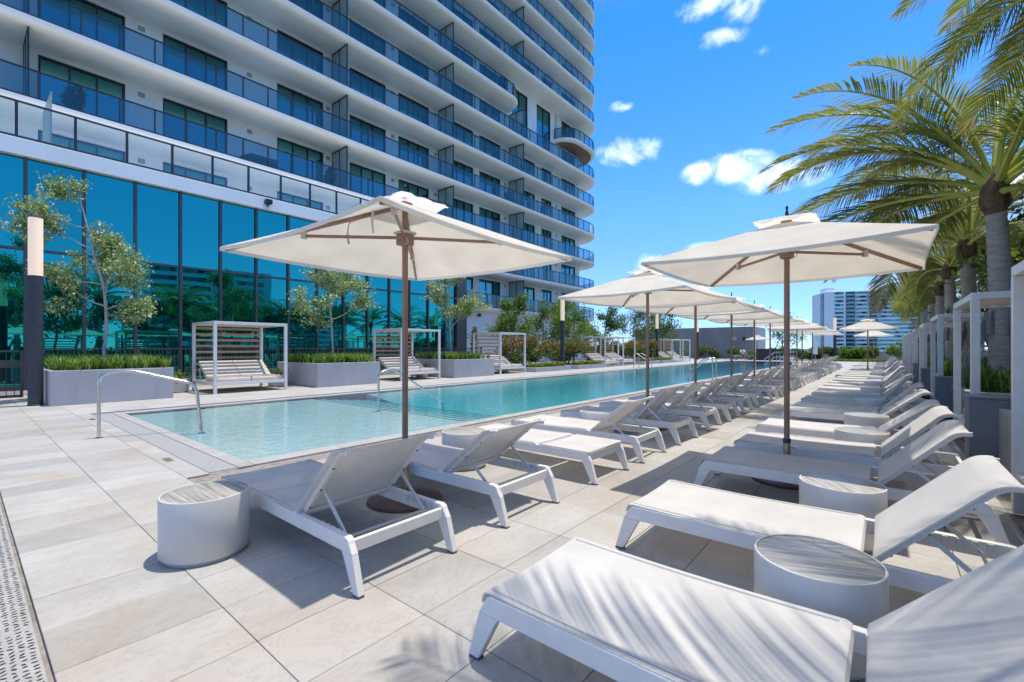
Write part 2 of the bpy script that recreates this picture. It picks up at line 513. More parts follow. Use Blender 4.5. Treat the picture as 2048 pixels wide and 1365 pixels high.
# ------------------------------------------------------------------ mesh helpers
class MB:
    def __init__(self):
        self.v, self.f = [], []

    def add(self, vs_, fs):
        o = len(self.v)
        self.v += [tuple(p) for p in vs_]
        self.f += [tuple(i + o for i in f) for f in fs]
        return self

    def box(self, x0, x1, y0, y1, z0, z1, mtx=None):
        p = [(x0, y0, z0), (x1, y0, z0), (x1, y1, z0), (x0, y1, z0), (x0, y0, z1), (x1, y0, z1), (x1, y1, z1), (x0, y1, z1)]
        if mtx is not None:
            p = [mtx @ Vector(q) for q in p]
        return self.add(p, [(0, 3, 2, 1), (4, 5, 6, 7), (0, 1, 5, 4), (1, 2, 6, 5), (2, 3, 7, 6), (3, 0, 4, 7)])

    def prism(self, poly, y0, y1, axis='y'):
        """polygon given in two coordinates (the other two axes in order), extruded along axis"""
        n = len(poly)
        vs_ = []
        for t in (y0, y1):
            for a, b in poly:
                vs_.append((a, t, b) if axis == 'y' else ((t, a, b) if axis == 'x' else (a, b, t)))
        fs = [tuple(range(n)), tuple(range(2 * n - 1, n - 1, -1))]
        for i in range(n):
            j = (i + 1) % n
            fs.append((i, i + n, j + n, j))
        return self.add(vs_, fs)

    def tube(self, pts, rad, n=8, cap=True):
        pts = [Vector(p) for p in pts]
        if isinstance(rad, (int, float)):
            rad = [rad] * len(pts)
        base = len(self.v)
        ref = Vector((0, 0, 1))
        d0 = (pts[1] - pts[0]).normalized()
        if abs(d0.z) > .95:
            ref = Vector((1, 0, 0))
        u = d0.cross(ref).normalized()
        rings = []
        for i, p in enumerate(pts):
            if i == 0:
                d = d0
            elif i == len(pts) - 1:
                d = (pts[i] - pts[i - 1]).normalized()
            else:
                d = ((pts[i + 1] - p).normalized() + (p - pts[i - 1]).normalized())
                d = d.normalized() if d.length > 1e-6 else d0
            u = (u - d * u.dot(d))
            u = u.normalized() if u.length > 1e-6 else d.orthogonal().normalized()
            w = d.cross(u)
            ring = []
            for k in range(n):
                a = 2 * PI * k / n
                self.v.append(tuple(p + (u * math.cos(a) + w * math.sin(a)) * rad[i]))
                ring.append(len(self.v) - 1)
            rings.append(ring)
        for a, b in zip(rings, rings[1:]):
            for k in range(n):
                self.f.append((a[k], a[(k + 1) % n], b[(k + 1) % n], b[k]))
        if cap:
            self.f.append(tuple(reversed(rings[0])))
            self.f.append(tuple(rings[-1]))
        return self

    def lathe(self, prof, n=32, c=(0, 0)):
        rings = []
        for r, z in prof:
            ring = []
            for k in range(n):
                a = 2 * PI * k / n
                self.v.append((c[0] + r * math.cos(a), c[1] + r * math.sin(a), z))
                ring.append(len(self.v) - 1)
            rings.append(ring)
        for a, b in zip(rings, rings[1:]):
            for k in range(n):
                self.f.append((a[k], a[(k + 1) % n], b[(k + 1) % n], b[k]))
        self.f.append(tuple(reversed(rings[0])))
        self.f.append(tuple(rings[-1]))
        return self

    def bar(self, a, b, w, h):
        """rectangular bar from a to b: w across (horizontal), h in the upright sense"""
        a, b = Vector(a), Vector(b)
        d = (b - a).normalized()
        s = d.cross(Vector((0, 0, 1)))
        s = s.normalized() if s.length > 1e-4 else Vector((1, 0, 0))
        t = s.cross(d)
        p = []
        for q in (a, b):
            for sx, sy in ((-1, -1), (1, -1), (1, 1), (-1, 1)):
                p.append(q + s * (sx * w / 2) + t * (sy * h / 2))
        return self.add(p, [(0, 3, 2, 1), (4, 5, 6, 7), (0, 1, 5, 4), (1, 2, 6, 5), (2, 3, 7, 6), (3, 0, 4, 7)])

    def mesh(self, name, m, bevel=0.0, smooth=False, segs=2):
        me = bpy.data.meshes.new(name)
        me.from_pydata(self.v, [], self.f)
        bm = bmesh.new()
        bm.from_mesh(me)
        bmesh.ops.recalc_face_normals(bm, faces=bm.faces)
        if bevel:
            es = [e for e in bm.edges if len(e.link_faces) == 2 and e.calc_face_angle() > 0.45]
            bmesh.ops.bevel(bm, geom=es, offset=bevel, segments=segs, affect='EDGES', profile=.5, clamp_overlap=True)
        bm.to_mesh(me)
        bm.free()
        if smooth:
            me.polygons.foreach_set('use_smooth', [True] * len(me.polygons))
            me.set_sharp_from_angle(angle=R(38)) if hasattr(me, 'set_sharp_from_angle') else None
        me.materials.append(m)
        me.update()
        return me

    def build(self, name, m, parent=None, bevel=0.0, smooth=False, loc=None, segs=2):
        return obj(name, self.mesh(name, m, bevel, smooth, segs), parent, loc)


def obj(name, me, parent=None, loc=None):
    o = bpy.data.objects.new(name, me)
    COL.objects.link(o)
    if parent is not None:
        o.parent = parent
    if loc is not None:
        o.location = loc
    return o


def tag(o, label=None, cat=None, group=None, kind=None):
    if label:
        o['label'] = label
    if cat:
        o['category'] = cat
    if group:
        o['group'] = group
    if kind:
        o['kind'] = kind
    return o


def thing(name, label, cat, loc=(0, 0, 0), rotz=0.0, group=None):
    o = bpy.data.objects.new(name, None)
    o.empty_display_size = 0.2
    COL.objects.link(o)
    o.location = loc
    o.rotation_euler = (0, 0, rotz)
    return tag(o, label, cat, group)


def structure(name, mb, m, bevel=0.0):
    return tag(mb.build(name, m, None, bevel), kind='structure')


def copy_tree(root, loc, rotz=None, label=None, parent=None):
    r = root.copy()
    COL.objects.link(r)
    if parent is not None:
        r.parent = parent
    if loc is not None:
        r.location = loc
    if rotz is not None:
        r.rotation_euler = (0, 0, rotz)
    if label:
        r['label'] = label
    for ch in root.children:
        copy_tree(ch, None, None, None, r)
    return r


def from_np(name, V, Fq, m, attrs=None, smooth=False):
    """fast mesh from numpy arrays; attrs: {name: per-face values}"""
    me = bpy.data.meshes.new(name)
    n, k = Fq.shape
    me.vertices.add(len(V))
    me.vertices.foreach_set('co', np.ascontiguousarray(V, dtype=np.float32).ravel())
    me.loops.add(n * k)
    me.loops.foreach_set('vertex_index', np.ascontiguousarray(Fq, dtype=np.int32).ravel())
    me.polygons.add(n)
    me.polygons.foreach_set('loop_start', np.arange(0, n * k, k, dtype=np.int32))
    me.polygons.foreach_set('loop_total', np.full(n, k, dtype=np.int32))
    if smooth:
        me.polygons.foreach_set('use_smooth', np.ones(n, dtype=bool))
    me.update(calc_edges=True)
    for a, vals in (attrs or {}).items():
        at = me.attributes.new(a, 'FLOAT', 'FACE')
        at.data.foreach_set('value', np.ascontiguousarray(vals, dtype=np.float32))
    me.materials.append(m)
    me.validate()
    return me


def leaves(C, size, rng, up=0.35, out=None, aspect=0.5, bend=0.25):
    """one folded leaf (two quads) per centre"""
    n = len(C)
    d = rng.normal(size=(n, 3))
    if out is not None:
        d = d * .8 + out * 1.0
    d /= np.linalg.norm(d, axis=1)[:, None] + 1e-9
    nn = rng.normal(size=(n, 3)) * .75
    nn[:, 2] += up * 2
    nn -= d * np.sum(nn * d, 1)[:, None]
    nn /= np.linalg.norm(nn, axis=1)[:, None] + 1e-9
    s = np.cross(d, nn)
    L_ = (size * (0.65 + 0.7 * rng.random(n)))[:, None]
    w = L_ * aspect
    a = C - d * L_ * .5
    b = C + d * L_ * .5
    mid = C + nn * L_ * bend * .3
    p1 = C + s * w * .5 - nn * L_ * bend * .25
    p2 = C - s * w * .5 - nn * L_ * bend * .25
    V = np.stack([a, p1, b, p2, mid], 1).reshape(-1, 3)
    i = np.arange(n) * 5
    F1 = np.stack([i, i + 1, i + 2, i + 4], 1)
    F2 = np.stack([i, i + 4, i + 2, i + 3], 1)
    return V, np.concatenate([F1, F2])


def foliage_mesh(name, C, size, m, rng, tipfrac=0.0, up=.35, out=None, aspect=.5, topbias=None):
    V, Fq = leaves(C, size, rng, up, out, aspect)
    n = len(C)
    tone = np.clip(rng.normal(.5, .28, n), 0, 1)
    tip = (rng.random(n) < (tipfrac if topbias is None else tipfrac * topbias)).astype(float) * rng.uniform(.6, 1, n)
    return from_np(name, V, Fq, m, {'tone': np.tile(tone, 2), 'tip': np.tile(tip, 2)})


def blob_points(n, centers, radii, rng, shell=.55):
    """points spread through a set of lumps, denser towards their skins"""
    k = rng.integers(0, len(centers), n)
    d = rng.normal(size=(n, 3))
    d /= np.linalg.norm(d, axis=1)[:, None]
    r = shell + (1 - shell) * rng.random(n)
    r = r * (0.85 + .3 * rng.random(n))
    P = np.array(centers)[k] + d * np.array(radii)[k] * r[:, None]
    return P, d


# ------------------------------------------------------------------ setting: city ground, terrace, pool
PX0, PX1, PY0, PY1 = -12.45, -6.08, 2.25, 51.0            # pool water outline
structure('ground', MB().box(-6000, 6000, -6000, 6000, -16.2, -16.0), M['city'])
tb = MB()
for a in ((-60, PX0, -14, 74), (PX1, 7.5, -14, 74), (PX0, PX1, -14, PY0), (PX0, PX1, PY1, 74)):
    tb.box(a[0], a[1], a[2], a[3], -1.6, -0.022)
terrace = structure('terrace', tb, M['grout'])
structure('podium_base', MB().box(-60, 7.5, -14, 74, -15.99, -1.61), M['service'])

TW, TL = 0.445, 0.645                                        # tile size across X and along Y
TX0, TY0 = -2.76, 0.262


def tile_mesh():
    g = .0017
    mb = MB()
    mb.box(g, TW - g, g, TL - g, -.02, 0)
    return mb.mesh('tile', M['stone'], bevel=.002, segs=1)


def tile_ok(x0, x1, y0, y1):
    if x1 > PX0 - .30 and x0 < PX1 + .26 and y1 > PY0 - .50 and y0 < PY1 + .3:
        return False
    if y0 < .24 and y1 > .1 and False:
        return False
    return True


tiles = []
i0, i1 = int((-19.4 - TX0) / TW), int((1.25 - TX0) / TW) + 1
for j in range(-3, 84):
    for i in range(i0, i1):
        x0 = TX0 + i * TW
        y0 = TY0 + j * TL if j >= 0 else TY0 - .155 + j * TL
        x1, y1 = x0 + TW, y0 + TL
        if x1 > 1.2 or not tile_ok(x0, x1, y0, y1):
            continue
        d = .6344 * -(x0 + .2) + .773 * (y0 + .3)
        r_ = .773 * (x0 + .2) + .6344 * (y0 + .3)
        vis = d > 1.2 and abs(r_ / d) < 1.2
        tiles.append((d if vis else 900 + d, x0, y0))
tiles.sort()
TM = tile_mesh()
deck = tag(MB().box(-19.6, 1.3, -2.2, 0.09, -.0215, -.018).build('deck', M['grout']), kind='structure')
for d, x0, y0 in tiles[:300]:
    t = obj('tile', TM, deck, (x0, y0, random.uniform(-.0008, .0012)))
rest = MB()
for d, x0, y0 in tiles[300:]:
    g = .0017
    z = random.uniform(-.001, .001)
    rest.box(x0 + g, x0 + TW - g, y0 + g, y0 + TL - g, -.02, z)
tag(rest.build('far_tiles', M['stone'], deck), kind='stuff')


# cut tiles that fill up to the coping, as plain slabs of the same stone
def slab_run(name, x0, x1, y0, y1, nx, ny, m, z0=-.02, z1=0.0, parent=deck, g=.0025):
    for a in range(nx):
        for b in range(ny):
            xa, xb = x0 + (x1 - x0) * a / nx, x0 + (x1 - x0) * (a + 1) / nx
            ya, yb = y0 + (y1 - y0) * b / ny, y0 + (y1 - y0) * (b + 1) / ny
            MB().box(xa + g, xb - g, ya + g, yb - g, z0, z1 + random.uniform(-.0006, .0006)).build(name, m, parent, bevel=.003, segs=1)


pool = tag(bpy.data.objects.new('pool', None), kind='structure')
COL.objects.link(pool)
# near end: outer stone strip, ribbed overflow grate, inner edge stone
jy = TY0 + 2 * TL
slab_run('edge_tile', PX0 - 1.2, PX1 + .28, jy, PY0 - .47, 14, 1, M['stone'])
slab_run('coping_stone', PX0 - .28, PX1 + .26, PY0 - .17, PY0 + .0, 9, 1, M['coping'], z1=.004, parent=pool)
gm = MB()
for k in range(int((PX1 - PX0 + .5) / .012)):
    x = PX0 - .26 + k * .012
    gm.box(x, x + .008, PY0 - .465, PY0 - .175, -.018, -.001)
tag(gm.build('overflow_grate', M['grate'], pool), kind='stuff')
MB().box(PX0 - .27, PX1 + .25, PY0 - .47, PY0 - .172, -.021, -.016).build('gutter_bed', M['grate'], pool)
# long sides
for k in range(42):
    ya, yb = PY0 + k * (PY1 - PY0) / 42, PY0 + (k + 1) * (PY1 - PY0) / 42
    MB().box(PX1 + .0, PX1 + .25, ya + .003, yb - .003, -.06, .004).build('coping_stone', M['coping'], pool, bevel=.006)
    MB().box(PX0 - .29, PX0, ya + .003, yb - .003, -.06, .004).build('coping_stone', M['coping'], pool, bevel=.006)
slab_run('coping_stone', PX0 - .28, PX1 + .26, PY1 + .003, PY1 + .3, 9, 1, M['coping'], z0=-.06, z1=.004, parent=pool)
LEDGE = 6.35
pf = MB()
pf.box(PX0, PX1, PY0, LEDGE, -1.5, -.058)
nst = 5
for k in range(nst):
    y0 = LEDGE + k * .34
    pf.box(PX0, PX1, y0 + .001, y0 + .34, -1.5, -.058 - .034 * (k + 1))
ydp = LEDGE + nst * .34 + .001
for (ya, yb, zd) in ((ydp, PY1 - 6, -.245), (PY1 - 5.999, PY1, -.19)):   # coved floor: a bench rises along the far side
    pf.prism([(PX0, -1.5), (PX1, -1.5), (PX1, zd), (PX0 + 1.5, zd), (PX0 + .35, -.080), (PX0, -.06)], ya, yb)
pf.build('pool_floor', M['poolfloor'], pool)
for k in range(nst + 1):
    y0 = LEDGE + k * .34
    z = -.058 - .034 * k
    MB().box(PX0 + .02, PX1 - .02, y0 - .030, y0 + .004, z - .03, z + .004).build('step_edge_tile', M['pooltile'], pool)
ww = MB()
for a in ((PX0 - .05, PX0, PY0, PY1), (PX1, PX1 + .05, PY0, PY1), (PX0, PX1, PY0 - .05, PY0), (PX0, PX1, PY1, PY1 + .05)):
    ww.box(*a, -1.5, -.0625)
ww.build('pool_wall', M['poolfloor'], pool)


def water_material():
    m = bpy.data.materials.new('pool_water')
    m.use_nodes = True
    N, L = m.node_tree.nodes, m.node_tree.links
    N.remove(N['Principled BSDF'])
    t = N.new('ShaderNodeBsdfTransparent')
    t.inputs[0].default_value = (.97, .99, .99, 1)
    g = N.new('ShaderNodeBsdfGlossy')
    g.inputs['Roughness'].default_value = 0.03
    tc = N.new('ShaderNodeNewGeometry')
    mp = N.new('ShaderNodeMapping')
    mp.inputs['Scale'].default_value = (1.0, .8, 1)
    L.new(tc.outputs['Position'], mp.inputs['Vector'])
    nz = N.new('ShaderNodeTexNoise')
    nz.inputs['Scale'].default_value = 5.5
    nz.inputs['Detail'].default_value = 4
    nz.inputs['Distortion'].default_value = .6
    L.new(mp.outputs[0], nz.inputs['Vector'])
    bp = N.new('ShaderNodeBump')
    bp.inputs['Strength'].default_value = .42
    bp.inputs['Distance'].default_value = .022
    L.new(nz.outputs['Fac'], bp.inputs['Height'])
    L.new(bp.outputs[0], g.inputs['Normal'])
    fr = N.new('ShaderNodeLayerWeight')
    fr.inputs['Blend'].default_value = 0.5
    L.new(bp.outputs[0], fr.inputs['Normal'])
    pw = N.new('ShaderNodeMath')
    pw.operation = 'POWER'
    pw.inputs[1].default_value = 5.0
    L.new(fr.outputs['Facing'], pw.inputs[0])
    ad = N.new('ShaderNodeMath')
    ad.operation = 'MULTIPLY_ADD'
    ad.use_clamp = True
    ad.inputs[1].default_value = 0.98
    ad.inputs[2].default_value = .02
    L.new(pw.outputs[0], ad.inputs[0])
    ms = N.new('ShaderNodeMixShader')
    L.new(ad.outputs[0], ms.inputs[0])
    L.new(t.outputs[0], ms.inputs[1])
    L.new(g.outputs[0], ms.inputs[2])
    L.new(ms.outputs[0], N['Material Output'].inputs[0])
    va = N.new('ShaderNodeVolumeAbsorption')
    va.inputs['Color'].default_value = (.03, .845, .915, 1)
    va.inputs['Density'].default_value = 1.0
    L.new(va.outputs[0], N['Material Output'].inputs['Volume'])
    return m


tag(MB().box(PX0 - .02, PX1 + .02, PY0 - .02, PY1 + .02, -1.58, -.010).build('water', water_material()), kind='structure')

# slot drain in the foreground
dr = thing('slot_drain', 'pale slot drain cover with oval holes along the left foreground', 'drain', (0, .09, 0))
rr = random.Random(11)
for k in range(6):
    xa = -7.3 + k * 1.0
    if xa > -2.0:
        break
    pl = MB().box(xa + .002, xa + .998, .012, .152, -.02, .0).build('cover', M['drain'], dr, bevel=.002, segs=1)
    hm = MB()
    for a in range(29):
        for b in range(4):
            cx_, cy_ = xa + .02 + a * .034 + rr.uniform(-.005, .005) + (b % 2) * .017, .034 + b * .032 + rr.uniform(-.003, .003)
            if cx_ > xa + .985:
                continue
            an = PI / 2 + rr.uniform(-1.0, 1.0)
            l, w = rr.uniform(.009, .0145), rr.uniform(.0045, .0068)
            n = 8
            hm.add([(cx_ + math.cos(an) * l * math.cos(q) - math.sin(an) * w * math.sin(q), cy_ + math.sin(an) * l * math.cos(q) + math.cos(an) * w * math.sin(q), .0012)
                    for q in (2 * PI * i / n for i in range(n))], [tuple(range(n))])
    tag(hm.build('drain_hole', M['hole'], pl), kind='stuff')
for k, (gx, gy) in enumerate(((-6.9, 1.66), (-11.9, 1.66))):
    g_ = thing('floor_grate', ('small dark floor grate by the near pool edge' if k == 0 else 'small floor grate near the far left pool corner'), 'grate', (gx, gy, 0), group='small grates by the pool edge')
    MB().box(-.13, .13, -.045, .045, -.018, .001).build('plate', M['drain'], g_)
    for q in range(7):
        MB().box(-.12 + q * .036, -.105 + q * .036, -.04, .04, .0005, .0025).build('slot', M['hole'], g_)

# ------------------------------------------------------------------ tower with balconies
FH = 3.17
Z0 = 4.70
XT, XW = -25.5, -27.6                                      # slab edge and window wall
YS, YC, RC = -9.0, 44.8, 4.0                               # south end, start of the rounded end, its radius
NF = 15


def edge_path(o, ya, yb=None, full=True, step=.6):
    """slab edge from ya northwards, o inside the edge; ends round the nose"""
    pts = []
    y = ya
    while y < YC - .01:
        pts.append((XT - o, y))
        y += step
    for k in range(0, 25):
        a = k / 24 * PI / 2
        pts.append((XT - RC + (RC - o) * math.cos(a), YC + (RC - o) * math.sin(a)))
    return pts


def slab_mesh(name, outline_fn, back, z, m, thick=.30):
    """outline_fn(o) -> list of edge points for inset o; back = X of the rear edge"""
    rings = [(.0, 0.0), (.0, -.10), (.03, -.17), (.10, -.225), (.22, -.26), (.5, -.285)]
    mb = MB()
    idx = []
    for o, dz in rings:
        pts = outline_fn(o)
        full = [(back, pts[0][1])] + pts + [(back, pts[-1][1])]
        base = len(mb.v)
        mb.v += [(x, y, z + dz) for x, y in full]
        idx.append(list(range(base, base + len(full))))
    n = len(idx[0])
    for a, b in zip(idx, idx[1:]):
        for k in range(n):
            mb.f.append((a[k], a[(k + 1) % n], b[(k + 1) % n], b[k]))
    mb.f.append(tuple(idx[0]))
    mb.f.append(tuple(reversed(idx[-1])))
    return mb


def resample(pts, step):
    P = [Vector((x, y, 0)) for x, y in pts]
    L_ = [0]
    for a, b in zip(P, P[1:]):
        L_.append(L_[-1] + (b - a).length)
    n = max(1, round(L_[-1] / step))
    out = []
    j = 0
    for k in range(n + 1):
        t = L_[-1] * k / n
        while j < len(L_) - 2 and L_[j + 1] < t:
            j += 1
        u = (t - L_[j]) / max(1e-6, L_[j + 1] - L_[j])
        out.append(P[j].lerp(P[j + 1], min(1, u)))
    return out


tower = thing('apartment_tower', 'white apartment tower with rounded curving balconies and blue glass railings', 'building', (-27, 20, 0))
TO = Vector((27, -20, 0))                                    # world to tower-local


class TMB(MB):
    def build(self, name, m, parent=None, **kw):
        if parent is tower:
            self.v = [(x + TO.x, y + TO.y, z + TO.z) for x, y, z in self.v]
        elif parent is not None and parent.parent is tower:
            self.v = [(x + TO.x, y + TO.y, z + TO.z) for x, y, z in self.v]
        return MB.build(self, name, m, parent, **kw)


upper_glass = TMB()
WIN = [(-7.2, -4.3), (-2.4, .4), (2.15, 5.0), (6.44, 9.3), (11.9, 14.75), (16.56, 19.42), (20.5, 23.4), (25.5, 28.35), (29.1, 31.93), (34.3, 37.3), (38.44, 40.3), (42.2, 45.1)]


def railing(pts, z, step, detail, hgt=1.12):
    P = resample(pts, step)
    rl = TMB()
    for a, b in zip(P, P[1:]):
        for zz, w, h in ((z + hgt, .07, .05), (z + .07, .06, .05)):
            rl.bar((a.x, a.y, zz), (b.x, b.y, zz), w, h)
    for i, p in enumerate(P):
        rl.box(p.x - .025, p.x + .025, p.y - .03, p.y + .03, z + .002, z + hgt)
    part = rl.build('railing', M['rail'], tower)
    for a, b in zip(P, P[1:]):
        g = TMB() if detail else upper_glass
        d = (b - a).normalized()
        a2, b2 = a + d * .035, b - d * .035
        g.bar((a2.x, a2.y, z + hgt / 2 + .035), (b2.x, b2.y, z + hgt / 2 + .035), .012, hgt - .13)
        if detail:
            g.build('glass_panel', M['railglass'], part)


def window(y0, y1, z0, z1, detail, x=XW, npane=3):
    fr = TMB()
    t = .075
    xo = x - .10
    fr.box(xo - .08, xo + .04, y0, y0 + t, z0, z1)
    fr.box(xo - .08, xo + .04, y1 - t, y1, z0, z1)
    fr.box(xo - .08, xo + .04, y0 + t, y1 - t, z1 - t, z1)
    fr.box(xo - .08, xo + .04, y0 + t, y1 - t, z0, z0 + t)
    ys = [y0 + t + (y1 - y0 - 2 * t) * k / npane for k in range(npane + 1)]
    for q in ys[1:-1]:
        fr.box(xo - .06, xo + .025, q - t * .45, q + t * .45, z0 + t, z1 - t)
    w = fr.build('window', M['frame'], tower)
    for q, (a, b) in enumerate(zip(ys, ys[1:])):
        s = .012 * (q % 2)
        TMB().box(xo - .05 - s, xo - .03 - s, a + .02, b - .02, z0 + t, z1 - t).build('pane', M['pane'], w)


MAIN_END = 33.0
for k in range(NF):
    z = Z0 + FH * k
    det = k <= 6
    ya = 21.9 if k < 2 else YS
    yw0 = 21.9 if k < 1 else YS
    if k == 6:
        def out6(o):
            p = []
            y = YS
            while y < MAIN_END - 1.9:
                p.append((XT - o, y))
                y += .6
            rr_ = 1.75
            for q in range(13):
                a = q / 12 * PI / 2
                p.append((XT - rr_ + (rr_ - o) * math.cos(a), MAIN_END - rr_ + (rr_ - o) * math.sin(a)))
            return p
        mb = TMB()
        s_ = slab_mesh('balcony_slab', out6, XW - .02, z, M['soffit'])
        mb.v, mb.f = s_.v, s_.f
        mb.build('balcony_slab', M['soffit'], tower, smooth=True)
        railing(out6(.10), z, 1.22, True)

        def out6b(o):
            p = []
            for q in range(9):                              # the small balcony starts with a round shoulder
                a = q / 8 * PI / 2
                p.append((XW + .1 + (2.0 - o) * math.sin(a), 40.6 + o + 2.0 * (1 - math.cos(a))))
            for q in range(25):
                a = q / 24 * PI / 2
                p.append((XT - RC + (RC - o) * math.cos(a), YC + (RC - o) * math.sin(a)))
            return p
        s_ = slab_mesh('balcony_slab', out6b, XW - 4, z, M['soffit'])
        mb = TMB()
        mb.v, mb.f = s_.v, s_.f
        small = mb.build('balcony_slab', M['soffit'], tower, smooth=True)
        wd = TMB()
        pts = out6b(.42)
        full = [(XW - 3, pts[0][1])] + pts + [(XW - 3, pts[-1][1])]
        wd.prism(full, z - .31, z - .287, axis='z')
        wd.build('timber_soffit', M['woodsoffit'], small)
        railing(out6b(.10), z, 1.0, True)
    else:
        s_ = slab_mesh('balcony_slab', lambda o: edge_path(o, ya), XW - 4 if k >= 1 else XW - 4, z, M['soffit'])
        mb = TMB()
        mb.v, mb.f = s_.v, s_.f
        mb.build('balcony_slab', M['soffit'], tower, smooth=True)
        if k != 1:
            railing(edge_path(.10, ya), z, 1.22, det)
        else:
            railing(edge_path(.10, 21.9), z, 1.22, det)
    # window wall of this storey: piers and lintels between real openings
    zt = z + FH - .287
    wins = [w for w in WIN if w[0] > yw0 + .3]
    if k == 5 or k == 6:
        wins = [w for w in wins if w[1] < 33.5 or w[0] > 41]
    wall = TMB()
    y = yw0
    zb = z if k != 6 else z - .0
    stops = wins + [(46.0, 46.0)]
    tall = []
    for (a, b) in stops:
        if k in (5, 6) and y < 33.5 and a > 41:             # double-height glazed bay
            if k == 5:
                zz1 = Z0 + FH * 7 - .287
                cuts = [(33.6, 36.1), (37.6, 40.1)]
                yy = y
                for (c, d) in cuts:
                    wall.box(XW - .3, XW, yy, c, z, zz1)
                    wall.box(XW - .3, XW, c, d, zz1 - .25, zz1)
                    wall.box(XW - .3, XW, c, d, z, z + .9)
                    tall.append((c, d, z + .9, zz1 - .25))
                    yy = d
                wall.box(XW - .3, XW, yy, 40.9, z, zz1)
                wall.box(XW - .3, XW, 40.9, a, z, zt)
            else:
                wall.box(XW - .3, XW, y, 33.0, z, zt)
                wall.box(XW - .3, XW, 41.3, a, z, zt)
        else:
            wall.box(XW - .3, XW, y, a, z + .001, zt)
        if b > a:
            wall.box(XW - .3, XW, a, b, z + 2.72, zt)
        y = b
    wall.box(-40, XW - .31, 45.7, 46.0, z + .001, zt)
    wall.build('storey_wall', M['walls'], tower)
    for (a, b) in wins:
        window(a, b, z + .002, z + 2.72, det)
    for (c, d, za, zb_) in tall:
        window(c, d, za, zb_, True, npane=2)
    # frosted privacy screens between the flats
    for ys in (1.75, 15.35, 24.35, 33.2, -5.5):
        if ys < ya or (k == 6 and ys > 33) or (k < 2 and ys < 22):
            continue
        sc = TMB()
        x0, x1 = XW + .01, XT - .32
        zc = zt - .02
        for (a, b) in ((x0, x0 + .06), (x1 - .06, x1), ((x0 + x1) / 2 - .03, (x0 + x1) / 2 + .03)):
            sc.box(a, b, ys - .03, ys + .03, z + .002, zc)
        sc.box(x0 + .06, x1 - .06, ys - .028, ys + .028, zc - .07, zc - .001)
        sc.box(x0 + .06, x1 - .06, ys - .028, ys + .028, z + .003, z + .07)
        sp = sc.build('privacy_screen', M['frame'], tower)
        TMB().box(x0 + .06, (x0 + x1) / 2 - .03, ys - .006, ys + .006, z + .07, zc - .07).build('frosted_pane', M['frost'], sp)
        TMB().box((x0 + x1) / 2 + .03, x1 - .06, ys - .006, ys + .006, z + .07, zc - .07).build('frosted_pane', M['frost'], sp)
    for ys in (5.6, 10.4, 15.05, 20.0, 24.05, 32.6, 41.2):
        if ys > yw0 and not (k in (5, 6) and ys > 33) and k < 8:
            TMB().box(XW + .002, XW + .02, ys - .13, ys + .13, z + 2.35, z + 2.58).build('wall_vent', M['vent'], tower)
tag(upper_glass.build('upper_balcony_glass', M['railglass'], tower), kind='stuff')
TMB().box(-46, XW - .32, YS, 45.68, 0, Z0 + FH * NF - .02).build('core', M['walls'], tower)
s_ = slab_mesh('roof', lambda o: edge_path(o, YS), -46, Z0 + FH * NF, M['soffit'])
mb = TMB(); mb.v, mb.f = s_.v, s_.f
mb.build('roof', M['tower'], tower)
# ground storey beside the glass hall
gw = TMB()
gw.box(-27.3, -26.3, 21.9, 34.6, 0, Z0 - .29)
gw.box(-27.3, -26.3, 36.2, 46.0, 0, Z0 - .29)
gw.box(-27.3, -26.3, 34.6, 36.2, 2.4, Z0 - .29)
gw.build('ground_storey_wall', M['walls'], tower)
TMB().box(-26.9, -26.8, 34.6, 36.2, .01, 2.4).build('door', M['frame'], tower)
TMB().box(-26.79, -26.77, 34.75, 36.05, .15, 2.25).build('door_pane', M['pane'], tower)
for (y, z) in ((26.2, 2.3), (37.2, 2.9)):
    TMB().box(-26.29, -26.24, y - .35, y + .35, z - .14, z + .14).build('wall_sign', M['frame'], tower)
    TMB().box(-26.235, -26.225, y - .30, y + .30, z - .09, z + .09).build('sign_face', M['tower'], tower)
TMB().box(-26.25, -26.05, 27.5, 27.7, Z0 - .75, Z0 - .5).build('wall_light', M['frame'], tower)

# ------------------------------------------------------------------ glazed hall under the terrace
XG = -22.0
hall = thing('glass_hall', 'tall teal mirrored glass hall below the white terrace edge', 'building', (-22, 8, 0))
HO = Vector((22, -8, 0))


def hb(mb, name, m, parent=hall, **kw):
    mb.v = [(x + HO.x, y + HO.y, z) for x, y, z in mb.v]
    return mb.build(name, m, parent, **kw)


PW = 1.43
k0, k1 = -6, 15
ZTOP, ZTR = 7.68, 4.65
for k in range(k0, k1):
    y0, y1 = k * PW, min((k + 1) * PW, 20.95)
    for za, zb_ in ((.12, ZTR - .04), (ZTR + .04, ZTOP - .03)):
        hb(MB().box(XG - .08, XG - .055, y0 + .035, y1 - .035, za, zb_), 'pane', M['curtain'])
    hb(MB().box(XG - .10, XG + .05, y0 - .045, y0 + .045, .0, ZTOP), 'mullion', M['mullion'], bevel=.008)
hb(MB().box(XG - .1, XG + .02, k0 * PW + .045, 20.95, ZTR - .04, ZTR + .04), 'transom', M['mullion'])
hb(MB().box(XG - .1, XG + .03, k0 * PW + .045, 20.95, .0, .12), 'sill', M['mullion'])
hb(MB().box(XG - .5, XG + .12, 20.95, 21.85, 0, ZTOP - .001), 'corner_column', M['mullion'], bevel=.01)
hb(MB().box(XG - .9, XG - .11, k0 * PW, 20.94, 0, ZTOP - .001), 'backing_wall', M['frame'])
fm = MB().box(XW + .02, XG + .16, k0 * PW - .3, 21.88, ZTOP, 8.24)
hb(fm, 'terrace_edge', M['tower'], bevel=.015)
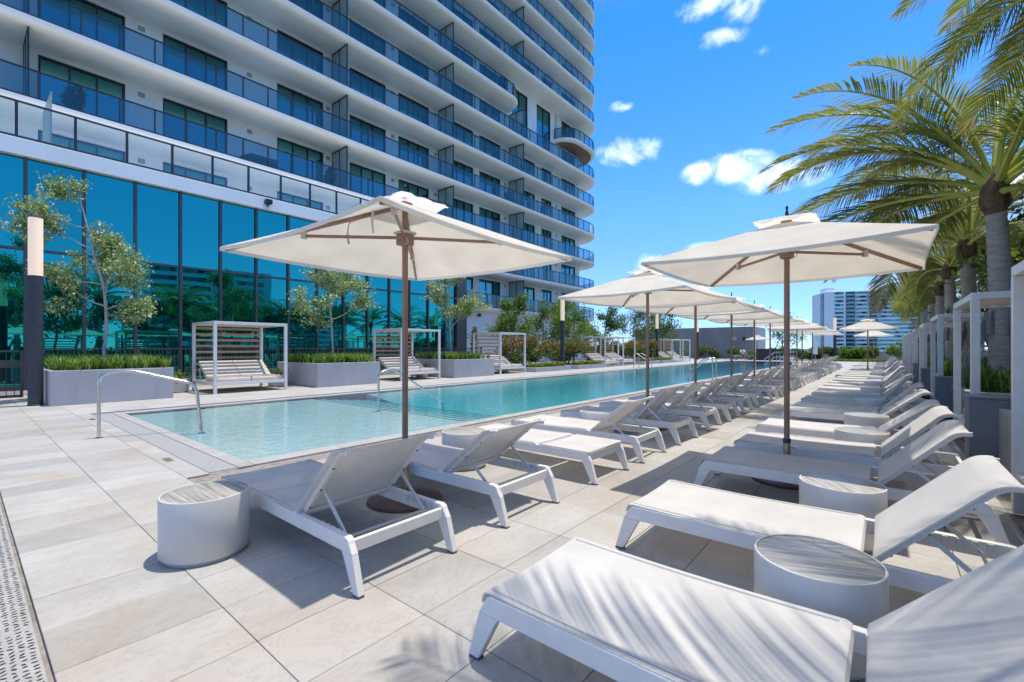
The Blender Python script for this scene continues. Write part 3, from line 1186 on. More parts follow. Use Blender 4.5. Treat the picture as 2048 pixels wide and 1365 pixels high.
ty = [k0 * PW + q * 1.40 for q in range(int((21.6 - k0 * PW) / 1.40) + 1)]
rl = MB()
rl.box(XG + .04, XG + .10, ty[0] - .03, ty[-1] + .03, 9.42, 9.48)
rl.box(XG + .04, XG + .10, ty[0] - .03, ty[-1] + .03, 8.27, 8.33)
tr_ = hb(rl, 'terrace_rail', M['rail'])
for y in ty:
    hb(MB().box(XG + .035, XG + .105, y - .04, y + .04, 8.241, 9.419), 'rail_post', M['rail'], tr_)
for a, b in zip(ty, ty[1:]):
    hb(MB().box(XG + .064, XG + .076, a + .05, b - .05, 8.34, 9.41), 'glass_panel', M['terraceglass'], tr_)
fs = hb(MB().box(-24.4, XG - .05, 2.02, 2.05, 8.25, 10.15), 'glass_fin', M['frost'])
fl = MB()
fl.box(XG + .14, XG + .42, 8.85, 9.12, 7.92, 8.12)
fl.box(XG + .155, XG + .20, 8.95, 9.02, 7.82, 7.93)
hb(fl, 'fascia_device', M['frame'], bevel=.02)  # black wall-mounted speaker/camera box, gives no light

# a few things on the lowest balconies
bc = thing('patio_cushions', 'pile of grey patio cushions behind the second balcony railing above the hall', 'cushions', (-26.3, 10.6, Z0 + FH * 2))
for q, (dx, dy, dz, a) in enumerate(((0, -.9, .02, .1), (.05, -.1, .02, -.2), (-.05, .7, .02, .15), (.0, -.5, .34, .35), (0, .3, .36, -.3))):
    MB().box(-.4, .4, -.4, .4, 0, .32, Matrix.Translation((dx, dy, dz)) @ Matrix.Rotation(a, 4, 'Z') @ Matrix.Rotation(a * .35, 4, 'X')).build('cushion', M['cushgrey'], bc, bevel=.07, smooth=True)

# ------------------------------------------------------------------ sun loungers
LL, LW, LZ = 2.15, .76, .325


def arc(cx_, cz_, r, a0, a1, n=5):
    return [(cx_ + r * math.cos(R(a0 + (a1 - a0) * k / n)), cz_ + r * math.sin(R(a0 + (a1 - a0) * k / n))) for k in range(n + 1)]


def make_lounger(theta, name='sun_lounger'):
    """foot at x=0, head at x=LL, origin on the floor in the middle of the foot end"""
    t = thing(name, 'x', 'sun lounger', (0, 0, 0))
    hw = LW / 2
    zr = LZ - .012                                           # top of the rail
    zb_ = zr - .088
    for s in (-1, 1):
        y0, y1 = (hw - .042, hw) if s > 0 else (-hw, -hw + .042)
        # outline of the rail with round top corners and sloping ends that run on into the legs
        poly = [(.070, zb_)]
        poly += [(.092 + .012, zr - .035)] + arc(.145, zr - .04, .04, 165, 90, 4)
        poly += arc(LL - .145, zr - .04, .04, 90, 15, 4) + [(LL - .104, zr - .035)]
        poly += [(LL - .070, zb_)]
        MB().prism(poly, y0, y1).build('side_rail', M['white'], t, bevel=.004)
        for e in (0, 1):
            lp = [(.072, zb_ - .0005), (.185, zb_ - .0005), (.163, zb_ - .03), (.066, .012), (.008, .012)]
            if e:
                lp = [(LL - x, z) for x, z in lp]
            leg = MB().prism(lp, y0, y1).build('leg', M['white'], t, bevel=.004)
            fx = [(.008, 0), (.066, 0), (.066, .0115), (.008, .0115)]
            if e:
                fx = [(LL - x, z) for x, z in fx]
            MB().prism(fx, y0 + .003, y1 - .003).build('foot', M['rubber'], leg)
    for x, dz in ((.115, .0), (LL - .145, -.004)):
        MB().box(x, x + .03, -hw + .043, hw - .043, zb_ - .005 + dz, zr - .02 + dz).build('cross_rail', M['white'], t, bevel=.004)
    # seat sling, slightly hollow between the rails, rolled at both ends
    XH = 1.40
    prof = [(.085, LZ - .055), (.09, LZ - .025), (.105, LZ - .004), (.14, LZ + .002)]
    prof += [(.14 + (XH - .05 - .14) * k / 10, LZ + .002 - .010 * math.sin(PI * k / 10)) for k in range(1, 11)]
    prof += [(XH - .03, LZ - .006), (XH - .022, LZ - .03)]

    def sling(prof, name, sag=.013, th=.007, hw=hw - .004, parent=t, lip=True):
        ny = 8
        mb = MB()
        rows = []
        n = len(prof)
        for side in (0, 1):
            for i, (x, z) in enumerate(prof):
                a, b = prof[max(0, i - 1)], prof[min(n - 1, i + 1)]
                tx, tz = b[0] - a[0], b[1] - a[1]
                l = math.hypot(tx, tz) or 1
                nx, nz = -tz / l, tx / l
                edge = min(1, min(i, n - 1 - i) / 3)
                row = []
                for j in range(ny + 1):
                    u = j / ny * 2 - 1
                    o = -sag * edge * (1 - u * u) - (th if side else 0)
                    mb.v.append((x + nx * o, u * hw, z + nz * o))
                    row.append(len(mb.v) - 1)
                rows.append(row)
        top, bot = rows[:n], rows[n:]
        for rs, flip in ((top, False), (bot, True)):
            for a, b in zip(rs, rs[1:]):
                for j in range(ny):
                    q = (a[j], a[j + 1], b[j + 1], b[j])
                    mb.f.append(q if flip else tuple(reversed(q)))
        for a, b in ((top, bot),):
            for j in range(ny):
                mb.f.append((a[0][j], a[0][j + 1], b[0][j + 1], b[0][j]))
                mb.f.append((a[-1][j], b[-1][j], b[-1][j + 1], a[-1][j + 1]))
            for i in range(n - 1):
                mb.f.append((a[i][0], b[i][0], b[i + 1][0], a[i + 1][0]))
                mb.f.append((a[i][-1], a[i + 1][-1], b[i + 1][-1], b[i][-1]))
        return mb.build(name, M['sling'], parent, smooth=True)
    st = sling(prof, 'seat_sling')
    for s in (-1, 1):                                        # welted seam along each rail
        MB().tube([(.13 + (XH - .2) * k / 6, s * (hw - .035), LZ + .003 - .010 * math.sin(PI * k / 6) * .7) for k in range(7)], .0035, 5).build('seam', M['sling'], st)
    # backrest: straight sling with a rolled-over head end
    c, s_ = math.cos(theta), math.sin(theta)
    hx, hz = XH + .015, LZ - .012

    def loc(l, o):
        return (hx + c * l - s_ * o, hz + s_ * l + c * o)
    bl = .60
    bp = [loc(-.005, -.03), loc(0.0, .0)] + [loc(.02 + (bl - .02) * k / 7, .012) for k in range(8)]
    curl = .95 if theta > .2 else .25
    rr_ = .13
    for k in range(1, 6):
        a = curl * k / 5
        bp.append(loc(bl + rr_ * math.sin(a), .012 - rr_ * (1 - math.cos(a))))
    bs = sling(bp, 'backrest_sling', sag=.016)
    for s in (-1, 1):
        bf = MB()
        pts = [loc(.0, -.012)] + [loc(bl * k / 4, -.012) for k in range(1, 5)]
        for k in range(1, 6):
            a = curl * k / 5
            pts.append(loc(bl + rr_ * math.sin(a), -.012 - rr_ * (1 - math.cos(a))))
        for a, b in zip(pts, pts[1:]):
            y = s * (hw - .058)
            bf.bar((a[0], y, a[1]), (b[0], y, b[1]), .026, .03)
        bf.build('backrest_frame', M['white'], t)
        for q in (.08, .28, .50):
            x, z = loc(q, -.028)
            MB().tube([(x, s * (hw - .058), z - .004), (x, s * (hw - .058), z + .004)], .008, 6).build('bolt', M['bolt'], bs)
    ch = MB()
    x, z = loc(.02, -.018)
    ch.tube([(x, -hw + .06, z), (x, hw - .06, z)], .012, 6)
    ch.build('hinge_bar', M['white'], t, smooth=True)
    if theta > .1:
        a = loc(.27, -.03)
        b = (a[0] + .26, zr - .06)
        for s in (-1, 1):
            y = s * (hw - .085)
            MB().bar((a[0], y, a[1]), (b[0], y, b[1]), .012, .022).build('strut', M['strut'], t)
        MB().tube([(b[0], -hw + .05, b[1]), (b[0], hw - .05, b[1])], .009, 6).build('support_bar', M['strut'], t, smooth=True)
    else:
        MB().tube([(1.75, -hw + .05, zr - .05), (1.75, hw - .05, zr - .05)], .009, 6).build('support_bar', M['strut'], t, smooth=True)
    for s in (-1, 1):                                        # notched plate for the support bar
        nm = MB()
        for q in range(5):
            nm.box(1.66 + q * .062, 1.685 + q * .062, s * (hw - .05) - .006, s * (hw - .05) + .006, zr - .045, zr - .005)
        nm.build('notch_plate', M['strut'], t)
    return t


ORD = ['first', 'second', 'third', 'fourth', 'fifth', 'sixth', 'seventh', 'eighth', 'ninth', 'tenth', 'eleventh', 'twelfth', 'thirteenth',
       'fourteenth', 'fifteenth', 'sixteenth', 'seventeenth', 'eighteenth', 'nineteenth', 'twentieth', 'twenty-first', 'twenty-second', 'twenty-third',
       'twenty-fourth', 'twenty-fifth', 'twenty-sixth', 'twenty-seventh', 'twenty-eighth', 'twenty-ninth', 'thirtieth', 'thirty-first', 'thirty-second']
PROTO = {}


def place_lounger(x, y_near, th, label, group, rot=0.0):
    key = round(th, 3)
    pos = (x, y_near + LW / 2, 0)
    if key not in PROTO:
        t = make_lounger(th)
        PROTO[key] = t
        t.location = pos
        t.rotation_euler = (0, 0, rot)
        t['label'] = label
        t['group'] = group
        return t
    t = copy_tree(PROTO[key], pos, rot, label)
    t['group'] = group
    return t


XL, XR = -4.40, -1.47
T43, T36, T50, T0 = R(46), R(40), R(52), R(0)
LY = [1.40, 2.65, 4.12, 5.21, 6.56, 7.93, 9.17, 10.5, 11.85, 13.5, 14.85, 16.25, 17.45, 18.85, 20.1, 21.4, 22.6, 23.75, 25.25, 26.95, 28.2, 29.5, 31.1, 32.4, 33.7, 35.0, 36.5, 37.8]
for i, y in enumerate(LY):
    th = [T43, T36, T0, T36, T43, T43, T43][i] if i < 7 else [T43, T43, T50][i % 3]
    special = {0: 'white sling lounger under the nearest umbrella, its raised back towards the camera, beside the pool',
               1: 'white sling lounger just behind the nearest umbrella pole, back raised, second in the poolside row',
               2: 'flat-lying white sling lounger with its back lowered, third in the poolside row'}
    lab = special.get(i, 'white sling lounger, %s from the camera in the poolside row' % ORD[i])
    place_lounger(XL + (random.uniform(-.02, .02) if i > 2 else 0), y, th, lab, 'loungers in the poolside row', R(random.uniform(-1.6, 1.6)) if i else R(.2))
RY = [1.47, 2.92, 4.56, 5.72, 7.12, 8.99, 9.85, 11.4, 13.05, 14.5, 15.8, 17.0, 18.6, 20.0, 21.5, 22.9, 24.3, 25.7, 26.9, 28.6, 30.0, 31.4, 33.0, 34.4, 36.0, 37.4, 39.0, 40.4]
for i, y in enumerate(RY):
    th = [T43, T43, T43, T43, T36][i] if i < 5 else [T43, T36, T43, T50][i % 4]
    special = {0: 'white sling lounger in the bottom right foreground striped by palm frond shadows',
               1: 'sunlit white sling lounger, second in the right row, between two drum tables',
               2: 'white sling lounger shaded by the right umbrella, third in the right row'}
    lab = special.get(i, 'white sling lounger, %s from the camera in the right row' % ORD[i])
    place_lounger(XR + (random.uniform(-.02, .02) if i > 2 else 0), y, th, lab, 'loungers in the right row', R(random.uniform(-1.6, 1.6)) if i > 1 else R(0))


# ------------------------------------------------------------------ drum side tables
def make_drum():
    t = thing('side_table', 'x', 'side table', (0, 0, 0), group='drum side tables')
    r, h = .262, .415
    MB().lathe([(r - .03, 0), (r - .03, .014), (r - .022, .026)], 40).build('plinth', M['drum'], t, smooth=True)
    MB().lathe([(r - .022, .0265), (r - .006, .028), (r, .036), (r, h - .006), (r - .002, h - .001), (r - .006, h), (r - .012, h - .001), (r - .013, h - .012)], 64).build('shell', M['drum'], t, smooth=True)
    MB().lathe([(r - .0145, h - .013), (r - .0145, h - .004), (r - .016, h - .003)], 64).build('top', M['drumtop'], t, smooth=True)
    return t


TABS = [(-3.60, 1.08, 'nearest white drum side table with veined top, left of the first poolside lounger'),
        (-3.85, 3.80, 'white drum side table behind the second poolside lounger'),
        (-3.45, 6.27, 'white drum side table between the fourth and fifth poolside loungers')]
for y, l in ((2.57, 'foreground drum side table striped by palm shadow, between the first two right-row loungers'), (4.10, 'white drum side table between the second and third right-row loungers')):
    TABS.append((-.25, y, l))
RT = [6.79, 8.42, 10.98, 14.16, 16.75, 19.65, 22.6, 24.02 + 1.2, 29.68, 32.5, 35.55, 38.5]
for i, y in enumerate(RT):
    TABS.append((-.22, y, 'white drum side table in the right row, %s from the camera' % ORD[i + 2]))
for i, y in enumerate((11.55, 18.32, 22.32)):
    TABS.append((-3.5, y, 'white drum side table far down the poolside row, %s from the camera' % ORD[i + 3]))
drum0 = make_drum()
for i, (x, y, l) in enumerate(TABS):
    if i == 0:
        drum0.location = (x, y, 0)
        drum0['label'] = l
    else:
        copy_tree(drum0, (x, y, 0), random.uniform(0, 6.28), l)


# ------------------------------------------------------------------ market umbrellas
def canopy_z(u, v, zc, ze):
    """u, v in -1..1 over the square; four taut panels with a slight belly and dipping edges"""
    m = max(abs(u), abs(v))
    q = min(abs(u), abs(v)) / m if m > 1e-6 else 0
    z = zc + (ze - zc) * m
    z -= .035 * m * (1 - q * q) * (.35 + .65 * m)            # panel sags between the ribs
    return z


def make_umbrella(name='umbrella', side=2.22, straps=False, zt=2.72, ze=2.27, pole_only=False):
    t = thing(name, 'x', 'umbrella', (0, 0, 0), group='white square umbrellas')
    h = side / 2
    MB().lathe([(.335, 0), (.338, .012), (.33, .03), (.25, .055), (.12, .078), (.06, .085)], 48).build('base', M['basebrown'], t, smooth=True)
    MB().lathe([(.034, .085), (.034, .42), (.031, .43)], 20).build('sleeve', M['brass'], t, smooth=True)
    MB().tube([(.03, 0, .36), (.09, 0, .36)], .008, 8).tube([(.09, -.03, .36), (.09, .03, .36)], .007, 8).build('clamp_screw', M['steel'], t, smooth=True)
    MB().lathe([(.0345, .40), (.037, .405), (.037, .44), (.033, .445)], 20).build('collar', M['bolt'], t, smooth=True)
    MB().lathe([(.027, .42), (.027, zt + .0)], 20).build('pole', M['bronze'], t, smooth=True)
    hb_ = MB()
    hb_.box(-.06, .06, -.06, .06, 2.33, 2.43)
    hb_.build('runner', M['bronze'], t, bevel=.012)
    MB().box(-.075, .075, -.075, .075, 2.43, 2.455).build('runner_collar', M['strap'], t, bevel=.008)
    MB().box(-.05, .05, -.05, .05, zt - .06, zt + .005).build('crown_hub', M['bronze'], t, bevel=.01)
    for sx, sy in ((1, 1), (1, -1), (-1, -1), (-1, 1)):
        MB().bar((sx * .04, sy * .04, zt - .045), (sx * (h - .03), sy * (h - .03), ze - .022), .022, .034).build('rib', M['bronze'], t)
        mx_, mz = .56 * h, zt - .045 + (ze - zt) * .56 - .035
        MB().bar((sx * .05, sy * .05, 2.40), (sx * mx_, sy * mx_, mz), .018, .026).build('strut', M['bronze'], t)
        MB().box(-.022, .022, -.022, .022, -.025, .045, Matrix.Translation((sx * mx_, sy * mx_, mz)) @ Matrix.Rotation(PI / 4, 4, 'Z')).build('strut_joint', M['strap'], t, bevel=.006)
    n = 16
    hole = .17
    mb = MB()
    grid = {}
    th = .004
    for s in (0, 1):
        for i in range(n + 1):
            for j in range(n + 1):
                u, v = i / n * 2 - 1, j / n * 2 - 1
                m = max(abs(u), abs(v))
                mid = 1 - .022 * (1 - min(abs(u), abs(v)) ** 2) * (m ** 3)
                grid[s, i, j] = len(mb.v)
                mb.v.append((u * h * mid, v * h * mid, canopy_z(u, v, zt, ze) - s * th))
        for i in range(n):
            for j in range(n):
                q = (grid[s, i, j], grid[s, i + 1, j], grid[s, i + 1, j + 1], grid[s, i, j + 1])
                if (i + .5 - n / 2) * (j + .5 - n / 2) > 0:
                    tris = ((q[0], q[1], q[2]), (q[0], q[2], q[3]))
                else:
                    tris = ((q[0], q[1], q[3]), (q[1], q[2], q[3]))
                mb.f += [tr if s == 0 else tuple(reversed(tr)) for tr in tris]
    # hem: a short fold hanging at the edge
    for a in range(4):
        ring = []
        for k in range(n + 1):
            ij = ((k, 0), (n, k), (n - k, n), (0, n - k))[a]
            ring.append((grid[0, ij[0], ij[1]], grid[1, ij[0], ij[1]]))
        prev = None
        for (p, q) in ring:
            x, y, z = mb.v[p]
            low = len(mb.v)
            mb.v.append((x * 1.002, y * 1.002, z - .034))
            if prev:
                mb.f.append((prev[0], p, low, prev[1]))
            prev = (p, low)
    cn = mb.build('canopy', M['canvas'], t, smooth=True)
    # vent cap: a smaller square standing proud of the peak, wavy at its rim
    vb = MB()
    nv, hv = 10, .28
    for i in range(nv + 1):
        for j in range(nv + 1):
            u, v = i / nv * 2 - 1, j / nv * 2 - 1
            m = max(abs(u), abs(v))
            z = zt + .048 - .075 * m ** 1.6 + (.016 * math.sin(7 * (u + .3)) + .012 * math.sin(9 * v + 1)) * m ** 3
            vb.v.append((u * hv, v * hv, z))
    for i in range(nv):
        for j in range(nv):
            a = i * (nv + 1) + j
            vb.f.append((a, a + nv + 1, a + nv + 2, a + 1))
    vb.build('vent_cap', M['canvas'], cn, smooth=True)
    MB().lathe([(.018, zt + .06), (.014, zt + .10), (.008, zt + .12), (.014, zt + .135), (.012, zt + .155), (.004, zt + .165)], 12).build('finial', M['rail'], t, smooth=True)
    lp = [(.05 + .05 * math.sin(PI * k / 8), -.05, 2.40 - .07 * k / 4 + .06 * (k / 8) ** 2) for k in range(9)]
    MB().tube(lp, .004, 5).build('pull_cord', M['strap'], t)
    if straps:
        for (x, y, d) in ((-.42, -.30, 1), (.10, -.42, -1)):
            z = canopy_z(x / h, y / h, zt, ze)
            sm = MB()
            pts = [(x * .35, y * .35, zt + .045), (x * .8, y * .8, z + .06), (x, y, z - .0), (x * 1.03, y * 1.03, z - .1), (x * 1.02 + .01, y * 1.02, z - .2)]
            for a, b in zip(pts, pts[1:]):
                sm.bar(a, b, .022, .004)
            sm.build('strap', M['strap'], cn)
    return t


u1 = make_umbrella(straps=True)
u1.location = (-3.40, 2.60, 0)
u1.rotation_euler = (0, 0, R(2.5))
u1['label'] = 'large white square umbrella nearest the camera, over the first poolside loungers'
u0 = make_umbrella()
u0.location = (-.80, 5.52, 0)
u0.rotation_euler = (0, 0, R(-1))
u0['label'] = 'large white square umbrella in the right row, nearest on that side'
UL = [7.62, 10.2, 13.2, 15.95, 18.5, 24.92, 26.6, 30.7, 35.95]
for i, y in enumerate(UL):
    copy_tree(u0, (-3.2, y, 0), R(random.uniform(-4, 4)), 'white square umbrella over the poolside row, %s from the camera' % ORD[i + 1])
copy_tree(u0, (-.66, 27.85, 0), R(2), 'white square umbrella far down the right row, behind the brown pole of the nearer one')
copy_tree(u0, (-.70, 43.5, 0), R(-3), 'farthest white square umbrella at the end of the right row')
copy_tree(u0, (-11.0, 56.5, 0), R(20), 'small white umbrella at the far end of the pool beside the seated person')


# ------------------------------------------------------------------ cabana daybeds
def make_cabana(w=2.15, dep=2.0, hgt=2.10, back=-1):
    """origin: middle of the front edge on the floor; the bed's head is towards x*back"""
    t = thing('cabana_daybed', 'x', 'cabana', (0, 0, 0), group='slatted cabana daybeds')
    p = .085
    hw = w / 2
    xb = back * dep
    for x in (0, xb):
        for y in (-hw, hw):
            xa = x if back < 0 and x == 0 else x
            lo, hi = (x - p, x) if (x == 0) == (back < 0) else (x, x + p)
            if back > 0:
                lo, hi = (x, x + p) if x == 0 else (x - p, x)
            ylo, yhi = (y, y + p) if y < 0 else (y - p, y)
            MB().box(lo, hi, ylo, yhi, 0, hgt).build('post', M['white'], t, bevel=.006)
    xlo, xhi = min(0, xb), max(0, xb)
    for (a, b, c, d) in ((xlo, xhi, -hw, -hw + p), (xlo, xhi, hw - p, hw)):
        MB().box(a + .001, b - .001, c + .001, d - .001, hgt + .0005, hgt + .085).build('roof_beam', M['white'], t, bevel=.005)
    for (a, b) in ((xlo + .002, xlo + p), (xhi - p, xhi - .002)):
        MB().box(a, b, -hw + p, hw - p, hgt + .001, hgt + .083).build('roof_beam', M['white'], t, bevel=.005)
    n = 11
    for k in range(n):                                      # roof slats, laid across, tilted a little
        x = xlo + p + .06 + (dep - 2 * p - .12) * k / (n - 1)
        m = Matrix.Translation((x, 0, hgt + .04)) @ Matrix.Rotation(R(28), 4, 'Y')
        MB().box(-.055, .055, -hw + p + .002, hw - p - .002, -.01, .01, m).build('roof_slat', M['roofslat'], t)
    xs = xb - back * p * .5
    for k in range(8):                                      # timber slats of the back screen
        z = .66 + k * .195
        MB().box(xs - .014, xs + .014, -hw + p + .001, hw - p - .001, z - .038, z + .038).build('back_slat', M['wood'], t, bevel=.003, segs=1)
    # platform
    for (a, b, c, d) in ((xlo + p, xhi - p, -hw + .01, -hw + p - .01), (xlo + p, xhi - p, hw - p + .01, hw - .01), (xlo + .01, xlo + p - .01, -hw + p, hw - p), (xhi - p + .01, xhi - .01, -hw + p, hw - p)):
        MB().box(a, b, c, d, .25, .34).build('bed_rail', M['white'], t, bevel=.004)
    MB().box(xlo + p, xhi - p, -hw + p, hw - p, .27, .305).build('bed_deck', M['white'], t)

    def X(u):                                                # u: 0 at the foot (front) to dep at the head
        return back * u
    seat = MB()
    for s in (-1, 1):
        y0, y1 = (s * .008, s * (hw - p - .03))
        m0 = MB().box(min(X(.10), X(1.05)), max(X(.10), X(1.05)), min(y0, y1), max(y0, y1), .307, .475)
        m0.build('seat_cushion', M['cushion'], t, bevel=.045, smooth=True, segs=3)
        # channelled back cushion: a row of soft rolls up the slope
        ang = R(33)
        bc_ = MB()
        n = 7
        for k in range(n):
            l = .07 + k * .125
            cx_, cz_ = 1.03 + math.cos(ang) * l, .44 + math.sin(ang) * l
            ring = []
            for q in range(8):
                a = 2 * PI * q / 8
                u, v = .074 * math.cos(a), .066 * math.sin(a)
                ring.append((cx_ + math.cos(ang) * u - math.sin(ang) * v, cz_ + math.sin(ang) * u + math.cos(ang) * v))
            bc_.prism([(X(x), z) for x, z in ring], min(y0, y1), max(y0, y1))
        bo = bc_.build('back_cushion', M['cushion'], t, smooth=True)
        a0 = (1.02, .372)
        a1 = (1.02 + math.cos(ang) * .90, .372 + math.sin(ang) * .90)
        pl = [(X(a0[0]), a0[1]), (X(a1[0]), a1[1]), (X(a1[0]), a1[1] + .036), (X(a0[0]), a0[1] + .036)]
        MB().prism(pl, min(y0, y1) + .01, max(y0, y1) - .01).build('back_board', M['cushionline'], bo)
    for s in (-1, 1):
        y = s * (hw - p - .05)
        MB().bar((X(1.62), y, .31), (X(1.72), y, .72), .03, .03).build('back_prop', M['white'], t)
    return t


cabL = make_cabana(back=-1)
LCAB = [(5.9, 'white cabana daybed with cedar slat back nearest on the left, beside the first grey planter'),
        (12.65, 'white cabana daybed behind the nearest umbrella pole, between two tall grey planters'),
        (18.9, 'white cabana daybed beside the red-tipped shrubs, third along the far pool side'),
        (30.3, 'white cabana daybed by the pool ladder, nearer of the middle pair across the pool'),
        (33.2, 'white cabana daybed by the pool ladder, farther of the middle pair across the pool'),
        (43.6, 'white cabana daybed, nearer of the distant pair across the pool'),
        (46.4, 'white cabana daybed, farther of the distant pair across the pool')]
for i, (y, l) in enumerate(LCAB):
    if i == 0:
        cabL.location = (-15.4, y, 0)
        cabL['label'] = l
    else:
        copy_tree(cabL, (-15.4, y, 0), 0, l)
cabR = make_cabana(w=1.95, dep=2.0, hgt=2.0, back=1)
RCAB = [4.75, 9.05, 13.75, 18.45, 23.15, 27.85, 32.55, 37.25]
for i, y in enumerate(RCAB):
    l = 'white framed cabana with slatted roof in the right row, %s from the camera' % ORD[i]
    if i == 0:
        cabR.location = (.83, y, 0)
        cabR['label'] = l
    else:
        copy_tree(cabR, (.83, y, 0), 0, l)


# ------------------------------------------------------------------ plants: blades, bushes, trees, palms
def blade_mesh(name, C, hgt, m, rng, width=.016, lean=.55):
    """arching strap leaves rising from points C"""
    n = len(C)
    a = rng.uniform(0, 2 * PI, n)
    d = np.stack([np.cos(a), np.sin(a), np.zeros(n)], 1)
    s = np.stack([-np.sin(a), np.cos(a), np.zeros(n)], 1)
    h = (hgt * rng.uniform(.6, 1.25, n))[:, None]
    ln = (lean * rng.uniform(.3, 1.3, n))[:, None]
    w = width * rng.uniform(.7, 1.3, n)[:, None]
    rows = []
    for t, ww in ((0, .8), (.45, 1.0), (.8, .7), (1.0, .1)):
        c = C + d * (h * ln * t ** 1.7) + np.array([0, 0, 1.0]) * (h * (t - .42 * ln * t ** 2.6))
        rows += [c - s * w * ww * .5, c + s * w * ww * .5]
    V = np.stack(rows, 1).reshape(-1, 3)
    i = np.arange(n) * 8
    Fq = np.concatenate([np.stack([i + 2 * k, i + 2 * k + 1, i + 2 * k + 3, i + 2 * k + 2], 1) for k in range(3)])
    tone = np.clip(rng.normal(.5, .3, n), 0, 1)
    return from_np(name, V, Fq, m, {'tone': np.tile(tone, 3)})


def grass_patch(name, x0, x1, y0, y1, z, n, hgt, m, label, cat, rng, parent=None, width=.016, kind='stuff'):
    k = max(3, n // 14)
    cl = np.stack([rng.uniform(x0, x1, k), rng.uniform(y0, y1, k), np.full(k, z)], 1)
    idx = rng.integers(0, k, n)
    C = cl[idx] + np.concatenate([rng.normal(0, .035, (n, 2)), np.zeros((n, 1))], 1)
    C[:, 0] = np.clip(C[:, 0], x0, x1)
    C[:, 1] = np.clip(C[:, 1], y0, y1)
    o = obj(name, blade_mesh(name, C, hgt, m, rng, width), parent)
    return tag(o, label, cat, kind=kind)


def planter(x0, x1, y0, y1, h, label, m=None, t=.09, group='rendered planters', zsoil=.06):
    p = thing('planter_box', label, 'planter', ((x0 + x1) / 2, (y0 + y1) / 2, 0), group=group)
    cx_, cy_ = (x0 + x1) / 2, (y0 + y1) / 2
    a, b, c, d = x0 - cx_, x1 - cx_, y0 - cy_, y1 - cy_
    w = MB()
    w.box(a, b, c, c + t, 0, h).box(a, b, d - t, d, 0, h).box(a, a + t, c + t, d - t, 0, h).box(b - t, b, c + t, d - t, 0, h)
    outer = [(a, c), (b, c), (b, d), (a, d)]
    inner = [(a + t, c + t), (b - t, c + t), (b - t, d - t), (a + t, d - t)]
    mb = MB()
    for z in (0, h):
        mb.v += [(x, y, z) for x, y in outer] + [(x, y, z) for x, y in inner]
    for k in range(4):
        j = (k + 1) % 4
        mb.f += [(k, j, 8 + j, 8 + k), (4 + j, 4 + k, 12 + k, 12 + j), (8 + k, 8 + j, 12 + j, 12 + k), (j, k, 4 + k, 4 + j)]
    mb.build('wall', m or M['planter'], p, bevel=.012)
    MB().box(a + t, b - t, c + t, d - t, .0, h - zsoil).build('soil', M['soil'], p)
    return p


rngp = np.random.default_rng(21)


def branch_tree(name, label, loc, trunk, limbs, leafpts, size, lm, barkm, rng, tipfrac=0.0, group=None, aspect=.55, up=.35):
    t = thing(name, label, 'tree', loc, group=group)
    mb = MB().tube([p[:3] for p in trunk], [p[3] for p in trunk], 10)
    mb.build('trunk', barkm, t, smooth=True)
    lb = MB()
    for pts in limbs:
        lb.tube([p[:3] for p in pts], [p[3] for p in pts], 6)
    if limbs:
        lb.build('limbs', barkm, t, smooth=True)
    o = obj('crown', foliage_mesh('crown', np.array(leafpts), size, lm, rng, tipfrac, up=up, aspect=aspect), t)
    return t


def grow(rng, start, direction, length, rad, depth, limbs, tips, spread=.6, upb=.15, nseg=4, kids=3):
    """recursive limb: appends [(x,y,z,r)...] lists and collects twig end points"""
    p = np.array(start, float)
    d = np.array(direction, float)
    d /= np.linalg.norm(d)
    pts = [(*p, rad)]
    for k in range(nseg):
        d = d + rng.normal(0, .16, 3) + np.array([0, 0, upb * .25])
        d /= np.linalg.norm(d)
        p = p + d * length / nseg
        pts.append((*p, rad * (1 - .55 * (k + 1) / nseg)))
        if depth <= 1:
            tips.append(p.copy())
    limbs.append(pts)
    if depth > 0:
        for k in range(kids):
            f = rng.uniform(.45, 1.0)
            q = np.array(pts[min(nseg, max(1, int(round(f * nseg))))][:3])
            nd = d + rng.normal(0, spread, 3) + np.array([0, 0, upb])
            grow(rng, q, nd, length * rng.uniform(.55, .75), rad * .45, depth - 1, limbs, tips, spread, upb, nseg, kids)


def spray(tips, n, sig, rng, flat=.6):
    T = np.array(tips)
    k = rng.integers(0, len(T), n)
    return T[k] + rng.normal(0, 1, (n, 3)) * np.array([sig, sig, sig * flat])


def silver_tree(loc, label, height, trunk, mains, nleaf, rng, sig=.13, size=.095):
    limbs, tips = [], []
    for (st, d, L_, r, dep) in mains:
        grow(rng, st, d, L_, r, dep, limbs, tips, .55, .12)
    P = spray(tips, nleaf, sig, rng)
    return branch_tree('silver_leaf_tree', label, loc, trunk, limbs, P, size, M['silverleaf'], M['bark_pale'], rng, .15, 'silver-leaved trees in planters', .55)


# tall left-hand planters
planter(-18.3, -15.25, 1.38, 3.80, .84, 'tall grey planter at far left holding the leaning silver tree')
planter(-18.3, -15.2, 7.90, 10.42, .84, 'tall grey planter between the first and second left cabanas')
planter(-18.3, -15.1, 14.28, 17.0, .84, 'tall grey planter between the second and third left cabanas')
for (a, b, w) in ((1.5, 3.7, 'far left'), (8.0, 10.3, 'second'), (14.4, 16.9, 'third')):
    g = grass_patch('liriope', -18.1, -15.32, a, b, .79, 3400, .40, M['grassblade'], 'clump of arching green grass in the %s tall planter' % w, 'grass', rngp, width=.022)

